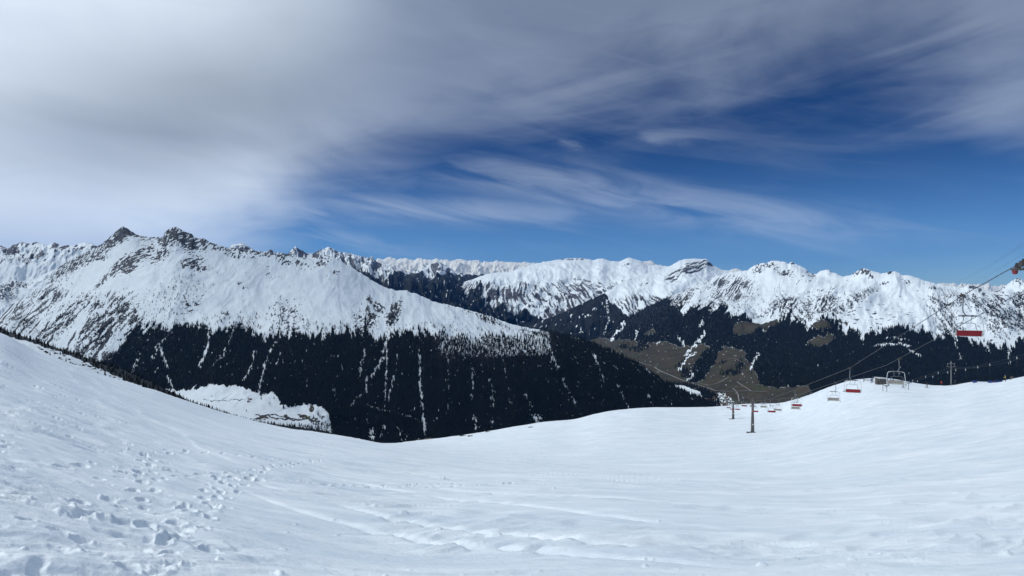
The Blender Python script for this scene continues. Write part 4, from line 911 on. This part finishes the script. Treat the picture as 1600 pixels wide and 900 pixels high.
def box(cx, cy, cz, sx, sy, sz, rot=None):
    v = [Vector((x * sx / 2, y * sy / 2, z * sz / 2)) for z in (-1, 1) for x, y in ((-1, -1), (1, -1), (1, 1), (-1, 1))]
    if rot: v = [rot @ a for a in v]
    v = [a + Vector((cx, cy, cz)) for a in v]
    return v, [(3, 2, 1, 0), (4, 5, 6, 7), (0, 1, 5, 4), (1, 2, 6, 5), (2, 3, 7, 6), (3, 0, 4, 7)]
def join(*parts):
    v = []; f = []
    for pv, pf in parts: b0 = len(v); v += pv; f += [tuple(i + b0 for i in q) for q in pf]
    return v, f
def part(name, geo, mat, parent=None, sm=False): return add(mesh_from(name, geo[0], geo[1], mat, sm), name, parent)
def wheel(c, ax, r, w, n=16, hub=.35):
    ax = Vector(ax).normalized(); c = Vector(c); return tube([c - ax * w / 2, c - ax * w / 2 * .98, c + ax * w / 2 * .98, c + ax * w / 2], [r * .86, r, r, r * .86], n)

LDIR = Vector((.295, 1, -.262)).normalized(); LROT = -math.atan2(.295, 1)
def bend(pts, n=4):
    """round off the corners of a polyline"""
    out = [Vector(pts[0])]
    for a, b_, c in zip(pts[:-2], pts[1:-1], pts[2:]):
        a, b_, c = Vector(a), Vector(b_), Vector(c); la = (a - b_).length; lc = (c - b_).length; m = min(.16, la * .45, lc * .45)
        p = b_ + (a - b_).normalized() * m; q = b_ + (c - b_).normalized() * m
        for i in range(n + 1): t_ = i / n; out.append(p * (1 - t_) ** 2 + b_ * 2 * t_ * (1 - t_) + q * t_ * t_)
    out.append(Vector(pts[-1])); return out
def make_chair():
    o = empty('lift_chair', (0, 0, 0))
    g = join(box(0, 0, -.04, .16, .42, .13), tube([(-.22, -.05, .02), (.0, 0, -.04)], .035, 6), box(.0, .2, .06, .1, .22, .09), tube([(-.05, .05, .0), (-.1, .1, .22)], .02, 6), tube([(-.24, -.14, -.06), (-.24, .04, -.0)], .05, 6))
    part('grip', g, M_dsteel, o)
    part('hanger', tube(bend([(0, 0, -.08), (-.03, 0, -.8), (-.05, 0, -1.2), (.16, 0, -1.5), (.3, 0, -1.52)]), [.04] * 17, 8), M_steel, o, True)
    part('crossbar', join(tube([(-.28, 0, -1.53), (.86, 0, -1.53)], .05, 8), box(.0, 0, -1.53, .16, .13, .14), box(.56, 0, -1.53, .16, .13, .14)), M_steel, o)
    for sx in (-1, 1):
        c = .29; pts = [(c + sx * .5, 0, -1.53), (c + sx * .86, 0, -1.62), (c + sx * .97, -.04, -2.5), (c + sx * .97, -.08, -2.86), (c + sx * .9, .18, -3.07), (c + sx * .9, .34, -3.05)]
        part('side_frame', tube(bend(pts), .03, 8), M_white, o, True)
    c = .29
    sb = [(c - .72, .30, -2.62), (c - .62, .3, -2.42), (c - .6, .28, -2.1), (c - .25, .22, -2.08), (c - .25, .02, -1.6)]
    sb2 = [(c + .72, .30, -2.62), (c + .62, .3, -2.42), (c + .6, .28, -2.1), (c + .25, .22, -2.08), (c + .25, .02, -1.6)]
    part('safety_bar', join(tube(bend(sb), .02, 6), tube(bend(sb2), .02, 6), tube([(c - .25, .22, -2.08), (c + .25, .22, -2.08)], .02, 6)), M_steel, o, True)
    slats = [box(c, .04 + k * .085, -3.0 + k * .012, 1.76, .07, .03) for k in range(6)]
    st_ = part('seat', join(*slats, tube([(c - .92, .5, -2.97), (c + .92, .5, -2.97)], .03, 8)), M_slat, o)
    rt = Matrix.Rotation(math.radians(-14), 3, 'X')
    bk = part('backrest', join(*[box(c, -.10 - .04 + (z + 2.8) * -.22, z, 1.76, .03, .075) for z in (-2.96, -2.86, -2.76, -2.66)]), M_slat, o)
    part('back_panel', box(c, -.20, -2.81, 1.56, .02, .43, Matrix.Rotation(math.radians(12), 3, 'X')), M_red, bk)
    part('frame_rail', join(tube([(c - .97, -.08, -2.93), (c - .5, -.16, -3.05), (c + .5, -.16, -3.05), (c + .97, -.08, -2.93)], .025, 6)), M_white, o)
    part('end_cap', join(box(c + .9, .3, -3.02, .1, .3, .09), box(c - .9, .3, -3.02, .1, .3, .09)), M_black, o)
    return o
def lineA(y): return 33.7 + .295 * (y - 43)
def zA(y): return float(np.interp(y, [20, 36, 43, 72, 107, 137, 168, 190, 230, 262, 300, 330], [5.6, 1.45, -.55, -10.0, -18.9, -26.5, -33.1, -35.6, -46.0, -51.6, -59.5, -66]))
chair0 = make_chair(); firstc = True
chA = [(43, 'nearest red backed lift chair, hanging in front of the snowy right mountain'), (72, 'red backed lift chair hanging just left of the snow knoll with the hut'), (107, 'red backed lift chair directly above a grey slatted chair'), (137, 'red backed lift chair, second one right of the tall lift tower'), (168, 'red backed lift chair, first one right of the tall lift tower'),
       (197, 'tiny red backed lift chair crossing the shaft of the tall lift tower'), (221, 'tiny red backed lift chair close left of the tall lift tower'), (243, 'tiny red backed lift chair midway between the two lift towers'), (263, 'tiny red backed lift chair beside the farther lift tower')]
chB = [(68, 'grey slatted lift chair hanging in front of the dark forest beside the snow knoll'), (96, 'empty grey slatted lift chair hanging low against the white slope, nearest over open snow'), (128, 'grey slatted lift chair directly below a red backed chair'), (152, 'grey slatted lift chair overlapped by the second red chair right of the tower'), (178, 'grey slatted lift chair overlapped by the first red chair right of the tower'), (206, 'tiny grey slatted lift chair at the right of the tall lift tower shaft')]
OB = 4.6
def place_chair(x, y, z, rz, lab, grp):
    global firstc
    o = chair0 if firstc else copy_tree(chair0); firstc = False
    o.location = (x, y, z); o.rotation_euler = (0, 0, rz); tag(o, lab, 'lift chair', grp)
for y, lab in chA: place_chair(lineA(y), y, zA(y), LROT, lab, 'chairs of the lift travelling away')
for k, (y, lab) in enumerate(chB): place_chair(lineA(y) + OB, y, zA(y) + .35, LROT + math.pi, lab, 'chairs of the lift coming up')
def rope(pts, r, label, group, name='wire_rope', n=6):
    o = part(name, tube(pts, r, n), M_rope); tag(o, label, 'cable', group); return o
rp = [(lineA(y), y, zA(y) + .02) for y in (20, 30, 36, 43, 55, 72, 90, 107, 122, 137, 152, 168, 180, 190, 210, 230, 246, 262, 300, 330)]
rope(rp, .027, 'haul rope of the chairlift carrying the red backed chairs', None)
rope([(x + OB, y, z + .35) for x, y, z in rp], .027, 'haul rope of the chairlift carrying the grey slatted chairs', None)
def tower(x, y, ztop, label):
    zb = ground_z(x, y) - .4; H = ztop - zb; o = empty('lift_tower', (x, y, zb), LROT)
    part('pole', tube([(0, 0, -1), (0, 0, .5), (0, 0, H - 1)], [.62, .55, .30], 14), M_dsteel, o, True)
    part('foundation', join(tube([(0, 0, -.8), (0, 0, .55)], [1.15, .95], 14), box(-1.2, 0, .1, 1.3, 1.2, .7)), M_dsteel, o)
    part('crossarm', join(box(0, 0, H - .9, OB + .9, .34, .34), tube([(-1.7, 0, H - .9), (0, 0, H + .9), (1.7, 0, H - .9)], .09, 6)), M_dsteel, o)
    for sx in (-1, 1):
        tr = part('sheave_train', join(box(sx * OB / 2, 0, H - .38, .1, 3.0, .16), tube([(sx * OB / 2, 0, H - .9), (sx * OB / 2, 0, H - .3)], .08, 6)), M_dsteel, o)
        for k in range(5): part('sheave', wheel((sx * OB / 2, -1.3 + k * .65, H - .22 - .02 * abs(k - 2)), (1, 0, 0), .22, .09), M_black, tr)
    part('walkway', join(box(-OB / 2 - .6, 0, H - 1.0, .5, 3.2, .05), tube([(-OB / 2 - .85, -1.6, H), (-OB / 2 - .85, 1.6, H)], .025, 5), tube([(-OB / 2 - .85, -1.6, H - 1), (-OB / 2 - .85, -1.6, H)], .025, 5), tube([(-OB / 2 - .85, 1.6, H - 1), (-OB / 2 - .85, 1.6, H)], .025, 5)), M_steel, o)
    rungs = [box(.0, -.62 + .22 * min(1, z / H), z, .36, .03, .03) for z in np.arange(1, H - 1, .4)]
    part('ladder', join(tube([(-.18, -.66, .8), (-.18, -.42, H - 1)], .025, 5), tube([(.18, -.66, .8), (.18, -.42, H - 1)], .025, 5), *rungs), M_steel, o)
    part('marker_plate', box(0, -.74, 3.2, .34, .02, .42), M_white, o)
    tag(o, label, 'lift tower', 'towers of the chairlift'); return o
tower(lineA(190) + OB / 2, 190, zA(190) + .3, 'tall tapered steel lift tower standing on the snow slope, nearer of two')
tower(lineA(262) + OB / 2, 262, zA(262) + .3, 'farther and smaller lift tower near the crest of the snow slope')
# near tower whose sheave train reaches into the picture at the right edge
xT = lineA(33.5) + OB / 2; yT = 33.5; zT = zA(33.5) + .3
o = empty('lift_tower', (xT, yT, ground_z(xT, yT) - .3), LROT); H = zT - (ground_z(xT, yT) - .3)
part('pole', tube([(0, 0, -1), (0, 0, H - 1)], [.6, .34], 14), M_dsteel, o, True)
part('crossarm', join(box(0, 0, H - .95, OB + 1.4, .34, .34)), M_dsteel, o)
sl = math.atan(.31)
for sx in (-1, 1):
    def P_(v_, u_): return (sx * OB / 2, u_, H - .3 - math.tan(sl) * u_ * .98 + v_)
    bars = [tube([P_(-.35, -1.9), P_(-.35, 1.9)], .05, 6), tube([P_(-.55, -1.4), P_(-.55, 1.4)], .05, 6)]
    for k in range(6): bars.append(tube([P_(-.55, -1.5 + k * .6), P_(-.18, -1.8 + k * .72)], .035, 6)); bars.append(tube([P_(-.55, -1.5 + k * .6), P_(-.18, -1.45 + k * .66)], .03, 6))
    tr = part('sheave_train', join(*bars, tube([(sx * OB / 2, 0, H - .95), P_(-.5, 0)], .1, 8)), M_dark_frame, o)
    for k in range(6):
        sh = part('sheave', wheel(P_(-.22, -1.8 + k * .72), (1, 0, 0), .25, .1, 20), M_black, tr)
    part('sheave_guard', wheel(P_(-.40, 2.1), (1, .05, 0), .21, .12, 20), M_redw, tr)
part('walkway', join(box(-OB / 2 - .15, .2, H - 1.28, .5, 3.0, .07), tube([(-OB / 2 - .3, -1.2, H - 1.24), (-OB / 2 - .3, 1.9, H - 1.24)], .05, 6)), M_dsteel, o)
tag(o, 'nearest lift tower, only its sheave wheels with red guard reach in at the right edge', 'lift tower', 'towers of the chairlift')

# faint cables of the cable car high at the right
for k, (a, b_) in enumerate([((1492, 442), (1640, 353)), ((1502, 438), (1640, 358)), ((1512, 446), (1640, 370))]):
    def w3(p, d): return ((p[0] - 800) / F * d, d, -(p[1] - 450) / F * d)
    d0, d1 = 620, 130; A, B = Vector(w3(a, d0)), Vector(w3(b_, d1)); pts = []
    for i in range(13): t_ = i / 12; p = A.lerp(B, t_); p.z -= 4 * t_ * (1 - t_) * 1.2; pts.append(p)
    rope(pts, .022, ['uppermost', 'middle', 'lowest'][k] + ' of three faint cable car ropes in the sky at the right', 'cable car ropes', 'wire_rope', 5)

# ------------------------------------------------------------------ drag lift on the right skyline
def on_ground(px, r):
    if r > 400:                     # given as the height in the picture where the thing meets the snow
        rr = np.linspace(120, float(np.interp(px, PXF, CD)), 400); yy = ground_y(np.full(400, float(px)), rr); r = float(rr[int(np.argmin(np.abs(yy - r)))])
    x = (px - 800) / F * r; return x, r, ground_z(x, r)
x, y, z = on_ground(1486, 214)
H = 8.4; o = empty('drag_lift_pylon', (x, y, z - .3))
part('pole', tube([(0, 0, -.5), (0, 0, H + .9)], [.24, .15], 10), M_steel, o, True)
part('crossarm', join(box(0, 0, H, 3.0, .16, .18), box(0, 0, H - 1.2, 2.4, .14, .16), tube([(-1.4, 0, H), (-1.15, 0, H - 1.2)], .07, 6), tube([(1.4, 0, H), (1.15, 0, H - 1.2)], .07, 6)), M_steel, o)
for sx in (-1, 1): part('sheave', join(*[wheel((sx * 1.45, q, H - 1.1), (0, 1, .0), .2, .1, 12) for q in (-.3, .3)]), M_dsteel, o)
tag(o, 'slender drag lift pylon with double crossarm on the right skyline', 'pylon')
PZ = z - .3 + H - 1.0
def dz_at(px, yy, d): return Vector(((px - 800) / F * d, d, -(yy - 450) / F * d))
ra = [dz_at(1400, 601, 262), dz_at(1440, 589, 240), dz_at(1480, 576, 214), dz_at(1520, 573, 204), dz_at(1560, 565, 195), dz_at(1620, 548, 182)]
rb = [dz_at(1402, 603, 262), dz_at(1440, 592, 240), dz_at(1494, 576, 214), dz_at(1520, 575, 205), dz_at(1560, 569, 196), dz_at(1620, 553, 184)]
rope(ra, .03, 'upper rope of the drag lift on the right skyline', None); rope(rb, .03, 'lower rope of the drag lift on the right skyline', None)
def lerp_px(R_, px):
    for a, b_ in zip(R_[:-1], R_[1:]):
        pa_, pb_ = 800 + F * a.x / a.y, 800 + F * b_.x / b_.y
        if pa_ <= px <= pb_: return a.lerp(b_, (px - pa_) / (pb_ - pa_))
M_steelw = varied('grey_plastic', (.4, .42, .44), (.3, .31, .33), 6, .5)
def make_tbar(slen):
    q = empty('drag_lift_hanger', (0, 0, 0))
    part('spring_box', join(tube([(0, 0, -.15), (0, 0, -.35), (0, 0, -.75), (0, 0, -.9)], [.05, .14, .14, .05], 10)), M_steelw, q, True)
    part('grip', join(box(0, 0, 0, .1, .3, .12), tube([(0, 0, 0), (0, 0, -.2)], .03, 5)), M_steel, q)
    part('cord', tube([(0, 0, -.9), (0, 0, -.9 - slen)], .022, 5), M_rope, q)
    part('tee_bar', join(tube([(-.55, 0, -.9 - slen), (.55, 0, -.9 - slen)], .035, 6), tube([(0, 0, -.9 - slen), (0, 0, -1.1 - slen + .3)], .03, 6)), M_black, q)
    return q
tb = make_tbar(2.0); tf = True
for px, R_ in [(1427, ra), (1434, rb), (1447, ra), (1459, rb), (1467, ra), (1482, rb), (1493.5, rb), (1509, rb), (1528, ra), (1547, ra), (1590, ra)]:
    p = lerp_px(R_, px); q = tb if tf else copy_tree(tb); tf = False; q.location = p
    tag(q, 'T-bar hanger with white spring box on the drag lift rope', 'lift hanger', 'hangers on the drag lift ropes')

# ------------------------------------------------------------------ people
M_skin = varied('skin', (.5, .3, .22), (.42, .25, .19), 20, .6)
def cloth(n, c): return varied(n, c, tuple(v * .7 for v in c), 9, .85)
M_dark = cloth('dark_clothing', (.03, .032, .045)); M_cred = cloth('red_clothing', (.55, .03, .05)); M_cblue = cloth('blue_clothing', (.05, .1, .35)); M_cyel = cloth('ochre_clothing', (.35, .25, .08)); M_helm = cloth('helmet', (.08, .08, .09))
def body_mesh(bent, sit=False):
    J = {'p': (0, 0, .92), 'w': (0, .02, 1.1), 'c': (0, .05 + bent * .3, 1.33), 'n': (0, .08 + bent * .5, 1.5), 'h': (0, .11 + bent * .6, 1.64), 'ht': (0, .11 + bent * .62, 1.74)}
    E = [('p', 'w'), ('w', 'c'), ('c', 'n'), ('n', 'h'), ('h', 'ht')]; Rd = {'p': .16, 'w': .14, 'c': .17, 'n': .065, 'h': .1, 'ht': .06}
    for s_, k in ((-1, 'l'), (1, 'r')):
        J.update({k + 'hip': (s_ * .1, 0, .86), k + 'kn': (s_ * .14, .07 + bent * .15, .5), k + 'an': (s_ * .16, -.02, .1), k + 'to': (s_ * .17, .16, .06), k + 'sh': (s_ * .2, .05 + bent * .3, 1.42), k + 'el': (s_ * .33, .1 + bent * .3, 1.17), k + 'wr': (s_ * .32, .3 + bent * .3, 1.05), k + 'ha': (s_ * .31, .38 + bent * .3, 1.04)})
        E += [('p', k + 'hip'), (k + 'hip', k + 'kn'), (k + 'kn', k + 'an'), (k + 'an', k + 'to'), ('c', k + 'sh'), (k + 'sh', k + 'el'), (k + 'el', k + 'wr'), (k + 'wr', k + 'ha')]
        Rd.update({k + 'hip': .1, k + 'kn': .075, k + 'an': .065, k + 'to': .055, k + 'sh': .075, k + 'el': .055, k + 'wr': .042, k + 'ha': .045})
    ks = list(J); me = bpy.data.meshes.new('person'); me.from_pydata([J[k] for k in ks], [(ks.index(a), ks.index(b_)) for a, b_ in E], [])
    ob = bpy.data.objects.new('tmp', me); C.objects.link(ob)
    m = ob.modifiers.new('s', 'SKIN'); 
    for i, k in enumerate(ks): me.skin_vertices[0].data[i].radius = (Rd[k], Rd[k] * .85)
    me.skin_vertices[0].data[0].use_root = True
    ob.modifiers.new('d', 'SUBSURF').levels = 1
    dg = bpy.context.evaluated_depsgraph_get(); ev = ob.evaluated_get(dg); out = bpy.data.meshes.new_from_object(ev)
    bpy.data.objects.remove(ob); return out
bpy.context.view_layer.update()
bodies = [body_mesh(0.0), body_mesh(.5)]
def person(px, r, bent, rz, jacket, legs, skis, label, s_=1.0):
    x, y, z = on_ground(px, r); me = bodies[1 if bent else 0].copy()
    me.materials.clear(); [me.materials.append(m) for m in (legs, jacket, M_skin, M_black)]
    for p in me.polygons:
        cz = p.center.z; p.material_index = 3 if cz < .13 else 0 if cz < .9 else 2 if (cz > 1.52 and cz < 1.68) else 1; p.use_smooth = True
    o = bpy.data.objects.new('person', me); C.objects.link(o); o.location = (x, y, z + .04); o.rotation_euler = (0, 0, rz); o.scale = (s_,) * 3
    hd = .6 * (.5 if bent else 0)
    part('helmet', tube([(0, .1 + hd, 1.63), (0, .1 + hd, 1.72), (0, .1 + hd, 1.79), (0, .1 + hd, 1.81)], [.125, .125, .08, .02], 12), M_helm, o, True)
    if skis:
        for sx in (-1, 1): part('ski', join(box(sx * .16, .1, .0, .09, 1.5, .025), box(sx * .16, .92, .045, .09, .2, .02, Matrix.Rotation(.5, 3, 'X'))), M_black, o)
        for sx in (-1, 1): part('ski_pole', tube([(sx * .34, .42 + hd * .5, 1.08), (sx * .45, .15, .05)], .014, 5), M_dsteel, o)
    tag(o, label, 'person'); return o
person(1448.7, 606, 0, .3, M_dark, M_dark, True, 'skier in dark clothes standing left of the drag lift pylon')
person(1471, 226, 0, -.5, M_cred, M_dark, False, 'person in a red jacket just beyond the snow crest, left of the pylon')
person(1493, 212, 0, 1.0, M_dark, M_dark, True, 'rider in dark clothes right beside the drag lift pylon')
person(1571, 186, 0, .8, M_cyel, M_dark, False, 'person in an ochre jacket at the end of the blue mat', 1.25)
person(1372, 601, 0, 2.0, M_dark, M_dark, False, 'person in dark clothes just in front of the small hut')
person(1369, 597, 0, 0, M_cred, M_dark, True, 'skier in a red jacket standing left of the small hut')
person(1364, 597, 0, 1.4, M_dark, M_dark, True, 'skier in dark clothes left of the skier in red by the hut')
person(1361.5, 598, 1, 2.4, M_cblue, M_dark, True, 'skier in blue leaning forward at the left end of the group by the hut')
person(1385.5, 598.5, 0, 3, M_dark, M_dark, True, 'skier in dark clothes at the right side of the small hut')
person(1391, 598.5, 1, -1, M_cblue, M_dark, True, 'skier in blue leaning forward right of the small hut')
person(1395.5, 599.5, 0, -1, M_dark, M_dark, True, 'skier in dark clothes at the right end of the group by the hut')
person(1411, 606, 1, -1.2, M_dark, M_dark, True, 'crouching skier on the slope below the hut group, near a slim post')
person(1350, 596.5, 0, .4, M_dark, M_dark, False, 'person in dark clothes at the left end of the low barrier by the hut')
person(1194, 300, 0, .4, M_dark, M_dark, True, 'tiny skier near the crest of the slope behind the lift chairs')
person(1120.5, 318, 0, .4, M_dark, M_dark, True, 'tiny skier on the crest left of the farther lift tower')

# ------------------------------------------------------------------ small things on the knoll
M_wood = varied('weathered_wood', (.07, .065, .06), (.11, .10, .09), 5, .85)
M_blue = varied('blue_mat', (.02, .06, .26), (.015, .045, .2), 3, .6)
M_glass = varied('window_glass', (.03, .04, .05), (.06, .07, .08), 2, .15)
x, y, z = on_ground(1377, 600); o = empty('lift_hut', (x, y, z - .1), .1)
part('wall', join(box(0, 0, 1.0, 3.0, 2.4, 2.2)), M_wood, o)
part('roof', join(box(0, 0, 2.22, 3.6, 3.0, .16, Matrix.Rotation(.06, 3, 'Y')), box(0, 0, 2.36, 3.5, 2.9, .12, Matrix.Rotation(.06, 3, 'Y'))), M_roofs, o)
for k in (-.8, .4): part('window', box(k, -1.22, 1.35, .8, .05, .7), M_glass, o)
part('door', box(1.15, -1.22, .95, .5, .05, 1.7), M_dsteel, o)
tag(o, 'small grey wooden lift hut on the snow knoll', 'hut')
def signpost(px, r, h, w, label):
    x, y, z = on_ground(px, r); o = empty('signpost', (x, y, z - .1)); part('post', tube([(0, 0, -.3), (0, 0, h)], .08, 8), M_steel, o)
    part('board', join(box(0, 0, h, w, .12, .2), box(0, -.02, h - .35, w * .5, .06, .14)), M_dsteel, o); tag(o, label, 'signpost')
signpost(1379.5, 611, 2.6, 1.5, 'grey post with short crossbar directly below the hut'); signpost(1385.5, 612, 2.1, 1.9, 'lower grey post with wide crossbar right of its taller twin'); signpost(1419.5, 609, 2.5, 2.0, 'thin post with wide crossbar right of the crouching skier')
x, y, z = on_ground(1356, 596.5); o = empty('barrier', (x, y, z)); part('rail', join(box(0, 0, .8, 3.4, .06, .14), box(0, 0, .4, 3.4, .06, .1)), M_wood, o)
for k in (-1.6, 0, 1.6): part('post', tube([(k, 0, -.3), (k, 0, 1.0)], .05, 6), M_wood, o)
tag(o, 'low wooden rail barrier left of the hut', 'barrier')
def matthing(name, px, r, w, h, label, cat):
    x, y, z = on_ground(px, r); o = empty(name, (x, y, z), .05)
    v = []; f = []
    for i in range(13):
        a = -w / 2 + w * i / 12; hh = h * (1 - .25 * math.sin(i * 1.3) ** 2)
        v += [(a, -.08, -.2), (a, -.12, hh), (a, .12, hh), (a, .16, -.2)]
        if i:
            b0 = (i - 1) * 4
            for k in range(3): f.append((b0 + k, b0 + 4 + k, b0 + 5 + k, b0 + 1 + k))
    f += [(0, 1, 2, 3), (51, 50, 49, 48)]
    part('fabric', (v, f), M_blue, o)
    for k in (-.48, 0, .48): part('pole', tube([(w * k, 0, -.3), (w * k, 0, h * 1.3)], .04, 6), M_dsteel, o)
    tag(o, label, cat); return o
om = matthing('safety_mat', 1555, 194, 4.9, .62, 'long blue padded mat along the right skyline', 'mat')
matthing('safety_net', 1523.5, 200, 1.4, .7, 'short blue net panel left of the long blue mat', 'net')
part('emblem', wheel((-.7, -.16, .4), (0, 1, 0), .26, .03, 14), M_redw, om)
x, y, z = on_ground(1581, 190); o = empty('snow_gun', (x, y, z + .1), .6)
part('barrel', tube([(-.7, 0, .5), (-.4, 0, .52), (.5, 0, .56), (.75, 0, .58)], [.28, .36, .33, .26], 14), M_dsteel, o, True); part('stand', join(tube([(0, 0, .4), (-.4, .4, -.3)], .04, 5), tube([(0, 0, .4), (.4, .4, -.3)], .04, 5), tube([(0, 0, .4), (0, -.5, -.3)], .04, 5)), M_dsteel, o)
tag(o, 'squat dark snow gun lying by the crest right of the ochre jacket', 'snow gun')
# bare rock and turf bands breaking the snow near the middle dip
M_rockb = varied('bare_turf', (.06, .05, .04), (.12, .1, .08), 1.2, .9)
for k, (px, r, L_, h) in enumerate([(676, 282, 9, .3), (724, 270, 4, .35), (735, 262, 3, .3), (830, 262, 3.2, .35), (763, 276, 3, .25), (655, 284, 5, .3)]):
    x, y, z = on_ground(px, r); r_ = random.Random(k); v = []; f = []; n = 18
    for i in range(n):
        a = i / n * 6.283; v.append((math.cos(a) * L_ / 2 * r_.uniform(.75, 1.1), math.sin(a) * .8 * r_.uniform(.6, 1.1), -.5)); 
    for i in range(n): v.append((v[i][0] * .8, v[i][1] * .7, h * r_.uniform(.6, 1.2)))
    v.append((0, 0, h)); f = [(i, (i + 1) % n, n + (i + 1) % n, n + i) for i in range(n)] + [(n + i, n + (i + 1) % n, 2 * n) for i in range(n)]
    me_ = mesh_from('rock_outcrop', v, f, M_rockb); o = add(me_, 'rock_outcrop', None, (x, y, z)); o.rotation_euler = (0, 0, -.15)
    tag(o, 'low dark strip of bare rock breaking the snow near the dip in the middle', 'rock', 'bare rock strips at the snow edge')

# ------------------------------------------------------------------ cloud slab added out of frame to dim the sun on the left mountains
nx_, ny_ = 60, 50; gx_ = np.linspace(-15000, -1500, nx_); gy_ = np.linspace(1500, 7400, ny_); GX, GY = np.meshgrid(gx_, gy_)
ed = np.minimum.reduce([GX - GX.min(), GX.max() - GX, GY - GY.min(), GY.max() - GY]); th = 420 * sstep(ed, 0, 2500) * (.7 + .6 * fbm(GX / 1800, GY / 1800, 4, 501))
m = bpy.data.materials.new('added_cloud_vapour'); m.use_nodes = True; t = m.node_tree; b = t.nodes['Principled BSDF']; b.inputs['Base Color'].default_value = (.9, .92, .95, 1); b.inputs['Roughness'].default_value = 1; b.inputs['Specular IOR Level'].default_value = 0
tcn = t.nodes.new('ShaderNodeTexCoord'); O = N(t, tcn.outputs['Object']); cn = noise(t, O, 1 / 2600, 5, .55)
sx_ = t.nodes.new('ShaderNodeSeparateXYZ'); t.links.new(O.s, sx_.inputs[0]); X_, Y_ = N(t, sx_.outputs[0]), N(t, sx_.outputs[1])
al = smooth(t, cn, .34, .62, .10, .42) * smooth(t, X_, -15000, -12500) * smooth(t, X_, -3600, -1700, 1, 0) * smooth(t, Y_, 1500, 2500) * smooth(t, Y_, 6300, 7400, 1, 0)
t.links.new(al.s, b.inputs['Alpha'])
top = np.stack([GX, GY, 3900 + th], -1); bot = np.stack([GX, GY, 3900 - th * .4], -1)
vv_ = np.concatenate([top.reshape(-1, 3), bot.reshape(-1, 3)]); idx = np.arange(nx_ * ny_).reshape(ny_, nx_)
q = np.stack([idx[:-1, :-1], idx[:-1, 1:], idx[1:, 1:], idx[1:, :-1]], -1).reshape(-1, 4); q2 = q[:, ::-1] + nx_ * ny_; qq = np.concatenate([q, q2])
me = tri_mesh('added_cloud', vv_, qq.reshape(-1), np.full(len(qq), 4), m); o = add(me, 'added_cloud'); tag(o, 'unseen cloudy sheet added over the left mountains to dim the sun', 'added_cloud', None, 'structure')

# ------------------------------------------------------------------ haze
if True:
    v, f = box(0, 20000, 0, 70000, 84000, 1)
    v = [Vector((a.x, a.y, -2600 if a.z < 0 else 3200)) for a in v]
    m = bpy.data.materials.new('mountain_air'); m.use_nodes = True; t = m.node_tree; t.nodes.clear()
    pv = t.nodes.new('ShaderNodeVolumePrincipled'); pv.inputs['Color'].default_value = (.08, .36, 1, 1); pv.inputs['Density'].default_value = 1.1e-5; pv.inputs['Anisotropy'].default_value = .1
    om_ = t.nodes.new('ShaderNodeOutputMaterial'); t.links.new(pv.outputs[0], om_.inputs['Volume'])
    o = add(mesh_from('haze', v, f, m), 'haze'); tag(o, 'thin blue mountain air filling the valleys', 'haze', None, 'stuff')
S.cycles.volume_bounces = 0
